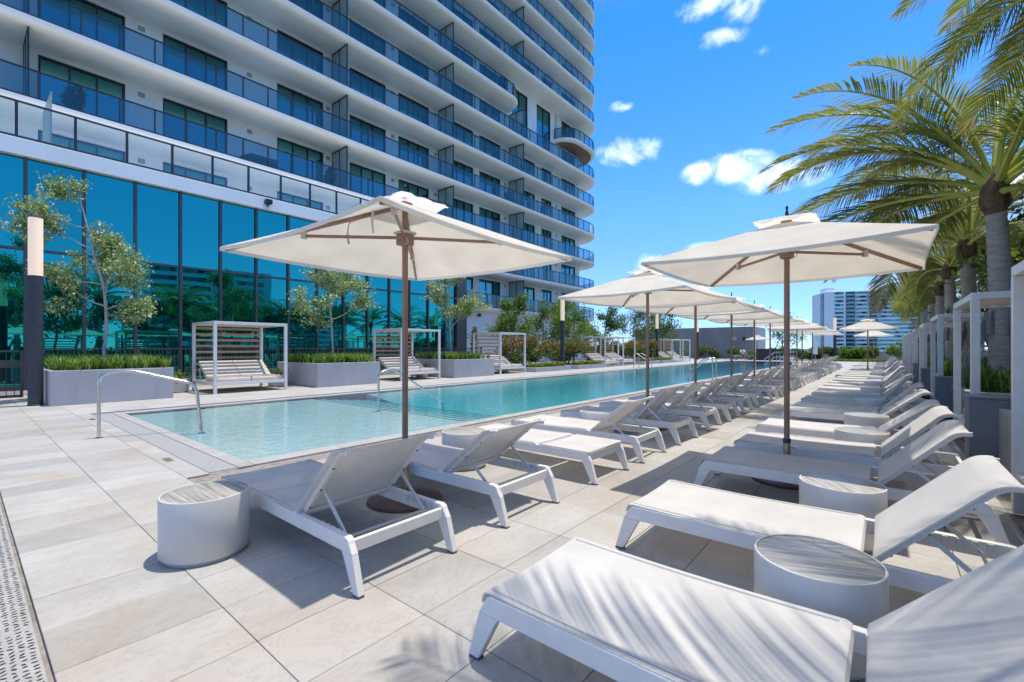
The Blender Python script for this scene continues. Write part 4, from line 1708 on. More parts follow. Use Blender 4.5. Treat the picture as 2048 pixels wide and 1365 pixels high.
rt = np.random.default_rng(5)
st1 = silver_tree((-16.9, 2.62, .78), 'pale-barked silver-leaved tree leaning left beside the lamp column', 5,
            [(0, 0, 0, .055), (.02, -.03, .5, .05), (-.06, .06, 1.0, .047), (.02, .02, 1.6, .044), (.0, -.02, 2.1, .04), (-.05, -.25, 2.9, .032), (-.1, -.42, 3.6, .024), (-.1, -.6, 4.3, .014)],
            [((.02, .02, 1.55), (.25, .75, .25), .85, .022, 2), ((.0, -.02, 1.65), (-.2, -.9, .25), 1.0, .022, 2), ((0, 0, 1.9), (.5, .35, .7), .85, .02, 2), ((0, 0, 1.9), (-.3, .4, .8), .8, .02, 2),
             ((-.02, -.1, 2.2), (.3, -.8, .3), 1.0, .018, 2), ((-.05, -.25, 2.6), (.0, .9, .25), .8, .016, 2), ((-.08, -.35, 3.1), (.1, -1.0, .4), 1.0, .015, 2), ((-.05, -.3, 2.9), (.2, .5, .7), .7, .014, 2),
             ((-.1, -.5, 3.6), (.2, -1.0, .3), 1.1, .013, 2), ((-.1, -.6, 4.0), (.1, -.5, .8), .6, .01, 2), ((0, -.1, 2.1), (-.6, .5, .4), .8, .016, 2), ((.02, .05, 1.4), (.1, .9, .0), .75, .014, 1)],
            9000, rt)
st1.scale = (.9, .82, 1.08)
silver_tree((-16.9, 9.4, .78), 'rounded silver-leaved tree in the second tall grey planter', 4,
            [(0, 0, 0, .05), (-.03, .03, .6, .045), (.02, -.04, 1.3, .042), (0, -.08, 2.0, .038), (0, -.12, 2.8, .028), (-.02, -.3, 3.6, .018), (0, -.45, 4.4, .008)],
            [((.02, -.04, 1.4), (.1, -.9, .0), .8, .014, 1), ((.0, -.08, 1.7), (.2, .8, .5), 1.1, .02, 2), ((.0, -.08, 1.8), (.0, -.9, .5), 1.1, .02, 2), ((0, -.1, 2.1), (.6, .1, .6), 1.0, .02, 2),
             ((0, -.1, 2.3), (-.6, .3, .6), 1.0, .018, 2), ((0, -.12, 2.6), (.1, .8, .6), 1.0, .016, 2), ((0, -.12, 2.8), (.1, -.8, .6), 1.0, .016, 2), ((-.02, -.3, 3.4), (0, -.5, .8), .7, .012, 2), ((0, -.4, 4.0), (0, -.2, 1), .6, .008, 1)],
            8600, rt, sig=.15)
silver_tree((-16.8, 15.6, .78), 'silver-leaved tree in the third tall grey planter before the dark column', 4,
            [(0, 0, 0, .05), (.02, .05, .7, .045), (0, 0, 1.4, .042), (0, 0, 2.0, .036), (.05, -.1, 2.8, .028), (.1, -.1, 3.6, .018), (.1, -.1, 4.2, .008)],
            [((0, 0, 1.45), (.1, .6, .7), 1.1, .022, 2), ((0, 0, 1.5), (-.1, -.6, .8), 1.1, .022, 2), ((0, 0, 1.9), (.6, .2, .7), 1.0, .018, 2), ((0, 0, 2.1), (-.5, .1, .7), .9, .018, 2),
             ((.03, -.05, 2.5), (.1, -1.0, .35), 1.2, .015, 2), ((.03, -.05, 2.6), (.1, .9, .45), 1.1, .015, 2), ((.1, -.1, 3.4), (0, -.6, .6), .8, .012, 2), ((.1, -.1, 3.5), (0, .6, .7), .8, .012, 2)],
            8200, rt, sig=.14)


def bush(name, label, loc, lumps, n, size, lm, rng, tipfrac=0.0, cat='shrub', group=None, aspect=.5, stems=True):
    t = thing(name, label, cat, loc, group=group)
    P, d = blob_points(n, [l[:3] for l in lumps], [l[3:] for l in lumps], rng, .5)
    P[:, 2] = np.maximum(P[:, 2], .03)
    zmax = max(l[2] + l[5] for l in lumps)
    tb_ = np.clip((P[:, 2] / zmax - .35) * 1.8, 0, 1.2)
    me = foliage_mesh('foliage', P, size, lm, rng, tipfrac, out=d * .6, aspect=aspect, topbias=tb_)
    obj('foliage', me, t)
    if stems:
        mb = MB()
        for l in lumps[:6]:
            for q in range(3):
                e = np.array(l[:3]) + rng.normal(0, .3, 3) * np.array(l[3:])
                mb.tube([(l[0] * .3 + rng.normal(0, .05), l[1] * .6 + rng.normal(0, .05), 0), ((e[0] + l[0] * .3) / 2, (e[1] + l[1] * .6) / 2, max(.1, e[2] * .55)), tuple(e)], [.018, .013, .006], 5)
        mb.build('stem', M['bark'], t, smooth=True)
    return t


def lumps_box(x0, x1, y0, y1, h, rng, r=.5, k=9):
    out = []
    for i in range(k):
        rr_ = r * rng.uniform(.7, 1.15)
        out.append((rng.uniform(x0 + r * .5, x1 - r * .5), rng.uniform(y0 + r * .5, y1 - r * .5), rng.uniform(.3, 1.0) * (h - rr_ * .7), rr_, rr_, rr_ * .85))
    return out


for i, (y, k) in enumerate(((3.1, 2), (14.5, 2), (31.6, 3))):
    bush('potted_plant', ['dark potted plant behind the balcony glass above the far left of the hall', 'leafy potted plant beside the privacy screen on the lowest full balcony',
                          'potted plant left of the two people on the balcony'][i], (-26.4, y, Z0 + FH * k), [(0, 0, .75, .35, .4, .45), (0, .1, 1.1, .25, .3, .3)], 420, .2, M['darkleaf'], rngp, cat='plant')
# low planters with red-tipped shrubs after the third cabana
planter(-19.0, -15.1, 20.5, 24.2, .26, 'low grey planter with red-tipped shrubs beside the third cabana', group='low planters')
planter(-19.0, -15.1, 25.0, 28.7, .26, 'low grey planter with shrubs between the lamp column and the pool ladder', group='low planters')
planter(-19.0, -15.1, 35.2, 38.6, .26, 'low grey planter past the middle pair of cabanas', group='low planters')
planter(-19.0, -15.1, 39.2, 42.2, .26, 'low grey planter before the distant pair of cabanas', group='low planters')
for i, (y, ww) in enumerate(((22.2, 3.3), (26.9, 3.2), (36.8, 3.0), (40.6, 2.6))):
    bush('red_tipped_shrub', ['rounded red-tipped shrub beside the third left cabana', 'dense red-tipped shrub right of the second lamp column',
                              'red-tipped shrub behind the pool ladder', 'red-tipped shrub by the third lamp column'][i],
         (-17.3, y, .2), lumps_box(-1.4, 1.3, -ww / 2, ww / 2, 1.95, rngp, .58, 12), 4600, .15, M['redtip'], rngp, .36, group='red-tipped shrubs')
    grass_patch('lime_groundcover', -15.95, -15.2, y - ww / 2 + .1, y + ww / 2 - .1, .2, 900, .34, M['limegrass'],
                ['strip of lime green groundcover beside the third left cabana', 'strip of lime green groundcover in front of the dense red-tipped shrub',
                 'strip of lime groundcover past the middle cabanas', 'strip of lime groundcover before the distant cabanas'][i], 'groundcover', rngp, width=.03)
bush('climbing_shrub', 'narrow yellow-green shrub against the dark column at the hall corner', (-20.6, 21.2, 0), [(0, 0, .8, .3, .3, .8), (0, .05, 1.7, .28, .28, .7), (.05, 0, 2.3, .2, .2, .5)], 900, .13, M['limeleaf'], rngp)


def leafy_tree(loc, label, h, w, n, lm, rng, size=.17, trunk_h=.9, name='green_tree', group='broadleaf trees', lean=0.0):
    limbs, tips = [], []
    tr = [(0, 0, 0, .10)]
    for k in range(1, 6):
        tr.append((rng.normal(0, .05) + lean * k / 5, rng.normal(0, .05), h * .8 * k / 5, .10 * (1 - .16 * k)))
    for k in range(9):
        f = k / 8
        st = (lean * f, 0, trunk_h + (h * .72 - trunk_h) * f)
        a = k * 2.4 + rng.uniform(-.3, .3)
        grow(rng, st, (math.cos(a), math.sin(a), .45 + .5 * f), w * (.62 - .28 * f), .035 * (1 - .5 * f), 2, limbs, tips, .5, .2, 3, 3)
    P = spray(tips, n, .17 * w / 2, rng, .75)
    return branch_tree(name, label, loc, tr, limbs, P, size, lm, M['bark'], rng, 0.0, group, .5)


rg = np.random.default_rng(9)
leafy_tree((-20.6, 25.3, 0), 'bright green upright tree behind the third left cabana', 5.3, 2.4, 5200, M['greenleaf'], rg)
leafy_tree((-20.0, 30.0, 0), 'bright green bushy tree right of the second lamp column', 5.0, 2.9, 5200, M['greenleaf'], rg)
leafy_tree((-20.6, 33.4, 0), 'bright green tree above the middle pair of cabanas', 4.3, 2.8, 4200, M['greenleaf'], rg)
leafy_tree((-20.0, 37.6, 0), 'slender darker tree standing between the cabanas and the sky', 5.3, 2.2, 3600, M['darkleaf'], rg, lean=.3)
leafy_tree((-20.0, 44.2, 0), 'round dark green tree behind the third lamp column', 5.3, 3.6, 5200, M['darkleaf'], rg)
leafy_tree((-19.6, 51.0, 0), 'airy green tree with open crown behind the distant cabanas', 5.3, 3.2, 2800, M['darkleaf'], rg, size=.22)
leafy_tree((-9.2, 60.5, 0), 'airy dark tree at the far end of the pool behind the umbrella poles', 5.0, 3.2, 2300, M['darkleaf'], rg, size=.22)

# hedge masses and reeds along the far edges
for i, (x, y, w, d, h, lm, lab) in enumerate((
        (-20.6, 49.5, 2.2, 9.0, 1.7, 'darkleaf', 'dark green hedge along the parapet behind the distant cabanas'),
        (-20.8, 38.5, 1.6, 7.0, 1.9, 'darkleaf', 'dark hedge along the parapet behind the middle cabanas'),
        (-15.5, 59.0, 6.0, 2.0, 1.6, 'reed', 'tall pale reed bed before the grey service block'),
        (-10.2, 58.2, 4.2, 1.6, 1.5, 'greenleaf', 'yellow-green hedge at the far end beside the dark counter'),
        (-6.0, 58.2, 4.0, 1.8, 1.5, 'darkleaf', 'dark green hedge behind the ramp railings'),
        (-2.6, 60.0, 2.0, 1.6, 1.4, 'greenleaf', 'green hedge just left of the farthest lamp column'),
        (2.0, 60.5, 3.6, 2.4, 1.9, 'greenleaf', 'broad light green shrub mass at the end of the right row'))):
    bush('hedge', lab, (x, y, 0), lumps_box(-w / 2, w / 2, -d / 2, d / 2, h, rngp, min(.6, w * .4), 14), 3600, .21, M[lm], rngp, cat='hedge', group='far hedges')
for i, (x, y) in enumerate(((-2.0, 62.6), (-1.0, 62.8), (-3.7, 62.8))):
    bush('round_shrub', ['small yellow-green round shrub below the distant condominium, left of the pair', 'small yellow-green round shrub below the distant condominium, right of the pair',
                         'small yellow-green round shrub beside the farthest lamp column'][i], (x * 1.0, y, .1), [(0, 0, .75, .55, .55, .7)], 700, .2, M['limeleaf'], rngp, group='round yellow-green shrubs')
lawn = structure('far_lawn', MB().box(-4.4, .6, 56.2, 61.8, -.02, .05), M['lawn'])
grass_patch('lawn_grass', -4.3, .5, 56.3, 61.7, .05, 5000, .16, M['limegrass'], 'patch of bright lawn at the far end of the aisle', 'lawn', rngp, width=.03)


# ------------------------------------------------------------------ coconut palms
def frond_mesh(elev, L_, rng, dry=0.2, name='frond', tw=0.0):
    """rachis rises at elev and arches over; leaflets hang in a V on both sides"""
    ns = 26
    P = [np.zeros(3)]
    e = elev
    drp = 1.05 + .35 * max(0, elev)
    D = []
    for k in range(ns):
        e2 = e - drp * (k / ns) ** 1.35
        dvec = np.array([math.cos(e2), .10 * math.sin(k * .18 + tw), math.sin(e2)])
        dvec /= np.linalg.norm(dvec)
        D.append(dvec)
        P.append(P[-1] + dvec * L_ / ns)
    D.append(D[-1])
    V, Fq, tone, tip = [], [], [], []
    nl = 84
    for k in range(nl):
        t = .17 + .83 * k / (nl - 1)
        f = t * ns
        i = min(ns - 1, int(f))
        u = f - i
        p = P[i] * (1 - u) + P[i + 1] * u
        d = D[i]
        side = np.cross(d, [0, 0, 1.0])
        side /= np.linalg.norm(side)
        upv = np.cross(side, d)
        ll = L_ * .225 * (math.sin(PI * min(1, .16 + .80 * t)) ** .7) * rng.uniform(.85, 1.12)
        for s in (-1, 1):
            if rng.random() < .05:
                continue
            dirv = side * s * .80 + d * (.42 + .55 * t) + upv * rng.uniform(.0, .22)
            dirv /= np.linalg.norm(dirv)
            w = .034 * rng.uniform(.8, 1.15)
            across = np.cross(dirv, upv)
            across /= np.linalg.norm(across) + 1e-9
            across = across * .8 + upv * .45 * s * rng.uniform(.4, 1.2)
            q = p.copy()
            base = len(V)
            nseg = 4
            g = rng.uniform(.30, .62)
            lt = np.clip(rng.normal(.5, .25), 0, 1)
            dr = rng.random() < dry * (.5 + t)
            for z in range(nseg + 1):
                a = z / nseg
                ww = w * (.55 + 1.1 * a if a < .4 else 1.0 * (1 - (a - .4) / .62))
                V += [q - across * ww * .5, q + across * ww * .5]
                dd = dirv + np.array([0, 0, -1]) * g * a * 2.0
                dd /= np.linalg.norm(dd)
                q = q + dd * ll / nseg
            for z in range(nseg):
                Fq.append((base + 2 * z, base + 2 * z + 1, base + 2 * z + 3, base + 2 * z + 2))
                tone.append(np.clip(lt + rng.normal(0, .08), 0, 1))
                tip.append(min(1, (.85 if dr else 0) + (.75 if z == 3 and rng.random() < .55 else 0) + (.9 if t > .93 and rng.random() < dry * 3 else 0)))
    leaf = from_np('leaflets', np.array(V), np.array(Fq), M['palmleaf'], {'tone': tone, 'tip': tip})
    rb = MB().tube([tuple(p) for p in P[::2]], [.046 * (1 - .93 * k / (len(P[::2]) - 1)) + (.035 if k == 0 else 0) for k in range(len(P[::2]))], 6)
    return leaf, rb.mesh('rachis', M['petiole'], smooth=True)


rf = np.random.default_rng(33)
FR = {}
for e in (78, 62, 46, 30, 14, -6, -30):
    FR[e] = [frond_mesh(R(e), 3.7 * rf.uniform(.92, 1.08), rf, .10 if e > 0 else .42, tw=rf.uniform(0, 6)) for _ in range(2)]
FR['spear'] = [frond_mesh(R(86), 2.3, rf, .0)]


def palm(loc, h, label, rng, seed_az=0.0, scale=1.0, nf=21, skip=None, braces=True, lean=(0, 0), extra=()):
    t = thing('palm_tree', label, 'palm tree', loc, group='coconut palms behind the right cabanas')
    tr = MB()
    pts, rad = [], []
    n = int(h / .05)
    for k in range(n + 1):                                   # stacked leaf scars every 15 cm
        f = k / n
        bulge = .045 * math.exp(-f * 9)
        pts.append((lean[0] * f * f, lean[1] * f * f, h * f))
        rad.append((.175 + bulge - .045 * f + (.009 if k % 3 == 0 else -.002)) * scale)
    tr.tube(pts, rad, 16)
    to = tr.build('trunk', M['palmtrunk'], t, smooth=True)
    top = Vector((lean[0], lean[1], h))
    MB().lathe([(.12 * scale, h - .25), (.20 * scale, h - .05), (.19 * scale, h + .18), (.10 * scale, h + .45), (.03, h + .6)], 14, (lean[0], lean[1])).build('crown_shaft', M['boot'], t, smooth=True)
    plan = []
    es = [78, 78, 62, 62, 62, 46, 46, 46, 46, 30, 30, 30, 14, 14, -6, 62, 78, 46, 62, 30, 46, 14, 62, 78, 46, 30][:nf]
    for k, e in enumerate(es):
        plan.append((e, seed_az + k * 2.39996 + rng.uniform(-.2, .2)))
    if skip:
        plan = [(e, a) for e, a in plan if not (skip[0] < a % (2 * PI) < skip[1] and e < (skip[2] if len(skip) > 2 else 60))]
    plan += list(extra)
    for k, ent in enumerate(plan):
        e, az = ent[:2]
        fs_ = ent[2] if len(ent) > 2 else 1.0
        lf, rc = FR[e][k % 2]
        f = obj('frond', rc, t, (top.x + .05 * math.cos(az), top.y + .05 * math.sin(az), h + .12 + .25 * max(0, e) / 80))
        f.rotation_euler = (rng.uniform(-.12, .12), 0, az)
        f.scale = (fs_ * scale * rng.uniform(.92, 1.08),) * 3
        obj('leaflets', lf, f)
    if braces:
        for k in range(3):
            a = seed_az + .5 + k * 2.094
            c, s = math.cos(a), math.sin(a)
            zt_ = 1.25
            a_ = Vector((c * .62, s * .62, .0))
            b_ = Vector((c * .2, s * .2, zt_))
            MB().bar(a_, b_, .05, .13).build('brace_plank', M['plank'], t, bevel=.004)
        for k in range(5):
            a = k * 2 * PI / 5
            MB().box(-.045, .045, -.03, .03, zt_ - .25, zt_ + .15, Matrix.Translation((.205 * math.cos(a), .205 * math.sin(a), 0)) @ Matrix.Rotation(a + PI / 2, 4, 'Z')).build('brace_batten', M['plank'], t)
    return t


rp = np.random.default_rng(77)
PB = .62
PALMS = [(2.25, 2.6, 4.4, 'palm standing out of frame at right whose fronds shade the nearest lounger', 2.2), (2.3, 6.9, 4.4, 'palm whose fronds hang into the top right corner', .9),
         (1.56, 11.4, 3.3, 'large coconut palm with thick trunk behind the second right cabana', 2.9), (1.66, 16.1, 3.15, 'coconut palm second along behind the right cabanas', 1.4),
         (1.72, 20.8, 3.2, 'coconut palm third along behind the right cabanas', .2), (1.72, 25.5, 3.1, 'coconut palm fourth along behind the right cabanas', 1.9),
         (1.75, 30.2, 3.1, 'coconut palm fifth along behind the right cabanas', 3.1), (1.75, 34.9, 3.1, 'coconut palm sixth along behind the right cabanas', .7), (1.75, 39.6, 3.0, 'farthest coconut palm behind the right cabanas', 2.5)]
for i, (x, y, h, l, az) in enumerate(PALMS):
    ex, sk = (), None
    if i == 0:
        ex = ((14, R(190)), (30, R(158), .8))
        sk = (R(95), R(275), 80)
    if i == 1:
        sk = (R(118), R(262))
        ex = ((30, R(131), .8), (14, R(142), .75), (46, R(126), .85), (30, R(114), .8), (14, R(120), .8), (46, R(150), .7))
    if i > 2:
        sk = (R(115), R(255), 50 if i == 3 else 70)
    if i == 2:
        sk = (R(105), R(255), 40)
        ex = ((30, R(150), 1.15), (46, R(172), 1.1), (46, R(135), 1.1), (14, R(163), 1.12), (62, R(150), 1.1), (62, R(185), 1.1), (14, R(128), 1.1), (30, R(118), 1.1), (-6, R(122)), (46, R(160), 1.15))
    if i == 3:
        ex = ((30, R(150), .8), (46, R(135), .9))
    if i > 3:
        ex = ((30, R(112), .9), (14, R(104), .9), (46, R(140), .7), (46, R(262), .9), (30, R(272), .9))
    palm((x, y, PB), h, l, rp, az, 1.0, 24 if i != 1 else 20, extra=ex, skip=sk, lean=(rp.uniform(-.12, .08), rp.uniform(-.1, .1)))

# planters behind the right-hand cabanas with strap-leaved plants
for i in range(9):
    y0 = (1.0, 5.78, 10.10, 14.82, 19.5, 24.2, 28.9, 33.6, 38.3)[i]
    y1 = y0 + (2.6, 2.22, 2.6)[min(i, 2)]
    planter(1.0, 3.5, y0, y1, .70, 'grey planter behind the right cabanas holding a palm, %s from the camera' % ORD[i], group='palm planters')
    grass_patch('strap_leaf_plants', 1.1, 3.4, y0 + .12, y1 - .12, .64, 1000, .52, M['grassblade'], 'dark strap-leaved plants under the %s palm behind the right cabanas' % ORD[i], 'plants', rngp, width=.03)
long_p = planter(3.7, 5.2, -2, 50, .72, 'long grey planter along the right parapet behind the palms', group='palm planters')
for i, y in enumerate((7.75, 12.35, 17.1, 21.75)):
    p = thing('slate_pillar', 'slate grey upright panel box beside the right cabanas, %s from the camera' % ORD[i], 'pillar', (.93, y, 0), group='slate grey pillars')
    MB().box(-.17, .17, -.20, .20, .04, .80).build('body', M['slate'], p, bevel=.008)
    MB().box(-.155, .155, -.185, .185, 0, .039).build('plinth', M['frame'], p)
    MB().box(-.18, .18, -.21, .21, .801, .825).build('cap', M['slate'], p, bevel=.004)
for i, (y, h, w) in enumerate(((-2.5, 4.6, 3.0), (0.5, 4.2, 3.0), (3.2, 5.0, 3.2), (5.9, 5.2, 3.2), (8.6, 4.4, 3.0), (11.4, 5.2, 3.2), (14.2, 4.6, 3.0), (17, 5.2, 3.2), (20, 4.6, 3.0), (23, 5.0, 3.0))):
    leafy_tree((4.4, y, .6), 'leafy green tree behind the palms by the right parapet, %s from the camera' % ORD[i], h, w, 3000, M['darkleaf'], rg, size=.22, group='trees along the right parapet')

# ------------------------------------------------------------------ lamp columns
def lamp(loc, label):
    t = thing('lamp_column', label, 'lamp post', loc, group='light columns')
    r = .135
    MB().lathe([(r + .015, 0), (r + .015, .02), (r, .03), (r, 3.10)], 28).build('column', M['lampdark'], t, smooth=True)
    MB().lathe([(r - .012, 3.101), (r - .012, 3.115)], 28).build('joint_ring', M['frame'], t, smooth=True)
    MB().lathe([(r - .004, 3.116), (r - .004, 4.50)], 28).build('light_diffuser', M['lamplight'], t, smooth=True)
    MB().lathe([(r, 4.501), (r, 4.53), (r - .02, 4.545)], 28).build('cap', M['lampdark'], t, smooth=True)
    return t


l0 = lamp((-15.78, 1.19, 0), 'dark lamp column with peach light tube at far left beside the tall planter')
for p, l in (((-16.0, 24.6, 0), 'dark lamp column with peach light tube among the red-tipped shrubs'), ((-16.4, 41.2, 0), 'dark lamp column before the round dark green tree'),
             ((-16.4, 53.0, 0), 'dark lamp column before the grey service block'), ((-4.1, 58.3, 0), 'farthest lamp column standing before the distant condominium')):
    copy_tree(l0, p, 0, l)

# ------------------------------------------------------------------ fence and gate on the left
fe = thing('picket_fence', 'dark metal picket fence running along the foot of the glass hall', 'fence', (-19.9, 11, 0))
MB().box(-.02, .02, -9.6, 10.2, 1.33, 1.37).build('top_rail', M['fence'], fe)
MB().box(-.02, .02, -9.6, 10.2, .10, .14).build('bottom_rail', M['fence'], fe)
pk = MB().box(-.009, .009, -.009, .009, .141, 1.329).mesh('picket', M['fence'])
for k in range(int(19.8 / .115)):
    obj('picket', pk, fe, (0, -9.6 + .02 + k * .115, 0))
pp = MB().box(-.035, .035, -.035, .035, 0, 1.42).mesh('post', M['fence'])
for k in range(9):
    obj('post', pp, fe, (.06, -9.5 + k * 2.45, 0))
ga = thing('fence_gate', 'dark metal mesh gate with white push bar at the far left edge', 'gate', (-17.9, .2, 0))
for y in (-1.75, .86):
    MB().box(-.03, .03, y, y + .06, .06, 1.32).build('stile', M['fence'], ga)
for z, h in ((.06, .07), (.86, .20), (1.27, .05)):
    MB().box(-.025, .025, -1.69, .859, z, z + h).build('gate_rail', M['fence'], ga)
MB().box(.03, .06, -1.5, .35, .93, .98).build('push_bar', M['white'], ga, bevel=.005)
for k in range(17):
    MB().box(-.01, .01, -1.60 + k * .147, -1.585 + k * .147, .131, 1.269).build('picket', M['fence'], ga)
ms_ = MB()
for k in range(60):
    y = -1.68 + k * .042
    ms_.bar((.013, y, .135), (.013, min(.85, y + .36), .135 + min(.72, (min(.85, y + .36) - y) * 2)), .004, .004)
    ms_.bar((.016, y, .855), (.016, min(.85, y + .36), .855 - min(.72, (min(.85, y + .36) - y) * 2)), .004, .004)
tag(ms_.build('wire_mesh', M['fence'], ga), kind='stuff')
MB().box(-.05, .05, 1.0, 1.1, 0, 1.45).build('gate_post', M['fence'], ga)
for i, (x, y, l) in enumerate(((-17.1, 4.35, 'pale round pot between the far left planter and the first cabana'), (-17.0, 7.35, 'low white bowl planter under the first cabana'), (-16.9, 13.9, 'white round pot beside the second cabana'), (-16.7, 19.6, 'white round pot beneath the third cabana'))):
    p = thing('round_pot', l, 'pot', (x, y, 0), group='white round pots')
    MB().lathe([(.26, 0), (.30, .02), (.33, .40), (.31, .42), (.29, .42), (.28, .34)], 28).build('bowl', M['drum'], p, smooth=True)
    MB().lathe([(.28, .30), (.28, .345)], 24).build('soil', M['soil'], p)
    o = obj('pot_foliage', foliage_mesh('pot_foliage', np.array([0, 0, .48]) + rngp.normal(0, 1, (110, 3)) * np.array([.17, .17, .08]), .12, M['limeleaf'], rngp), p)
    tag(o, kind='stuff')


# ------------------------------------------------------------------ pool rails
def rail(name, label, pts, r=.022, group='stainless pool rails', flange=(0,)):
    base = Vector(pts[0])
    t = thing(name, label, 'handrail', (base.x, base.y, 0), group=group)
    P = [Vector(p) - Vector((base.x, base.y, 0)) for p in pts]
    out = [P[0]]
    for a, b, c in zip(P, P[1:], P[2:]):                    # round every bend
        l = min(.14, (b - a).length * .45, (c - b).length * .45)
        p0, p2 = b + (a - b).normalized() * l, b + (c - b).normalized() * l
        for k in range(6):
            f = k / 5
            out.append(p0.lerp(b, f).lerp(b.lerp(p2, f), f))
    out.append(P[-1])
    MB().tube(out, r, 14).build('tube', M['steel'], t, smooth=True)
    for k in flange:
        q = P[k]
        MB().lathe([(.055, q.z), (.05, q.z + .012), (.026, q.z + .02)], 18, (q.x, q.y)).build('flange', M['steel'], t, smooth=True)
    return t


rail('pool_rail', 'bent stainless handrail at the near end of the pool ledge', [(-9.36, 1.38, 0), (-9.36, 1.38, .98), (-9.28, 1.72, 1.04), (-8.98, 2.55, .78), (-8.94, 2.62, -.056)], .024, flange=(0, 4))
rail('pool_rail', 'bent stainless handrail at the pool steps behind the umbrella pole', [(-8.92, 6.08, -.056), (-8.92, 6.08, .82), (-8.9, 6.45, .90), (-8.85, 7.75, .12), (-8.85, 7.95, -.05), (-8.85, 7.97, -.22)], .024, flange=(0, ))
for i, dx in enumerate((0, .5)):
    rail('ladder_rail', 'stainless ladder rail across the pool, %s of the pair before the cabanas' % ('left' if i == 0 else 'right'),
         [(-13.15, 29.0 + dx * 1.6, 0), (-13.15, 29.0 + dx * 1.6, .95), (-12.95, 29.0 + dx * 1.6, 1.0), (-12.25, 29.0 + dx * 1.6, .55), (-12.2, 29.0 + dx * 1.6, -.5)], .026, flange=(0, ))
for i, dx in enumerate((0, .55)):
    rail('ladder_rail', 'stainless ladder rail on the lounger side of the pool far away, %s of the pair' % ('nearer' if i == 0 else 'farther'),
         [(-5.75, 20.6 + dx, 0), (-5.75, 20.6 + dx, .9), (-6.0, 20.6 + dx, .95), (-6.75, 20.6 + dx, .35), (-6.8, 20.6 + dx, -.5)], .024, flange=(0, ))
for i, x in enumerate((-6.6, -7.7)):
    t = thing('ramp_railing', 'stainless ramp railing at the far end of the pool, %s of two' % ('right' if i == 0 else 'left'), 'railing', (x, 46.5, 0), group='ramp railings')
    for z in (.5, .95):
        MB().tube([(0, -4.5, z - .55), (0, 0, z), (0, 4.5, z)], .024, 8).build('rail_bar', M['steel'], t, smooth=True)
    for k in range(6):
        y = -4.3 + k * 1.75
        MB().tube([(0, y, -.6 if y < 4 else 0), (0, y, .95 + (.55 * y / 4.5 if y < 0 else 0))], .02, 8).build('baluster', M['steel'], t, smooth=True)
hl = thing('pool_lift', 'white pool lift mast with folded arm at the far end of the pool', 'pool lift', (-5.5, 38.5, 0))
MB().box(-.22, .22, -.3, .3, 0, .35).build('base', M['frame'], hl, bevel=.03)
MB().tube([(0, 0, .35), (0, 0, 1.75)], .07, 12).build('mast', M['drum'], hl, smooth=True)
MB().bar((0, 0, 1.5), (-.15, -.1, 2.05), .06, .08).build('arm', M['drum'], hl)
tw = thing('towel_stand', 'white towel hung on a stand beyond the ramp railings', 'towel', (-5.2, 52.0, 0))
MB().tube([(0, 0, 0), (0, 0, 1.75)], .025, 8).build('stand', M['steel'], tw)
MB().prism([(-.22, .75), (.20, .72), (.16, 1.75), (.05, 1.95), (-.10, 1.72)], -.05, .05).build('towel', M['cloth_white'], tw, bevel=.03)

# ------------------------------------------------------------------ far end: service block, counter, bench
sv = thing('service_block', 'low grey windowless service block beyond the far end of the pool', 'building', (-19, 66, 0))
MB().box(-9.0, 6.4, -4.0, 3.4, 0, 3.95).build('wall', M['service'], sv)
MB().box(6.401, 6.45, -4.0, 3.4, 0, 3.95).build('lit_side_sheet', M['service2'], sv)  # paler sheet paints the sunlit look onto this side
for k in range(9):
    MB().box(6.451, 6.47, -3.9 + k * .82, -3.86 + k * .82, 0, 3.95).build('lit_side_seam', M['service'], sv)
for (x, z, w, h) in ((4.3, 2.5, .25, .22), (5.4, 2.45, .12, .22), (4.0, 1.9, .12, .12), (4.2, 1.45, .14, .14)):
    MB().box(x - w, x + w, -4.06, -4.001, z - h, z + h).build('wall_fitting', M['frame'] if w == .12 and z > 2 else M['service2'], sv)
ct = thing('bar_counter', 'dark brown box counter by the far pool end', 'counter', (-9.8, 54.9, 0))
MB().box(-.95, .95, -.45, .45, .02, 1.18).build('body', M['darkbox'], ct, bevel=.01)
MB().box(-1.0, 1.0, -.5, .5, 1.181, 1.23).build('top', M['darkbox'], ct, bevel=.01)
for k in range(14):
    MB().box(-.93 + k * .14, -.925 + k * .14, -.456, -.451, .05, 1.15).build('board_joint', M['hole'], ct)
tb2 = thing('dark_bench', 'dark slatted bench beside the brown counter', 'bench', (-7.9, 55.2, 0))
for k in range(4):
    MB().box(-.7, .7, -.22 + k * .12, -.13 + k * .12, .42, .45).build('seat_slat', M['darkbox'], tb2)
for k in range(3):
    MB().box(-.7, .7, .25, .28, .55 + k * .13, .64 + k * .13).build('back_slat', M['darkbox'], tb2)
for x in (-.65, .6):
    MB().box(x, x + .05, -.2, -.15, 0, .419).build('leg', M['darkbox'], tb2)
    MB().box(x, x + .05, .281, .33, 0, .95).build('leg', M['darkbox'], tb2)
sb = thing('wall_bench', 'low pale stone bench under the seated person', 'bench', (-12.3, 55.6, 0))
MB().box(-1.0, 1.0, -.3, .3, .38, .46).build('seat', M['planter'], sb, bevel=.01)
for x in (-.8, .6):
    MB().box(x, x + .2, -.25, .25, 0, .379).build('leg', M['planter'], sb)
tag(MB().box(-6, 4.8, 63.6, 63.9, 0, .95).build('parapet_wall', M['planter'], None, bevel=.01), 'low grey parapet wall behind the lawn at the far end', 'wall')
tag(MB().box(-22.2, -21.9, 46.6, 63, 0, 1.0).build('parapet_wall', M['planter'], None, bevel=.01), 'low grey parapet wall behind the distant cabanas', 'wall')
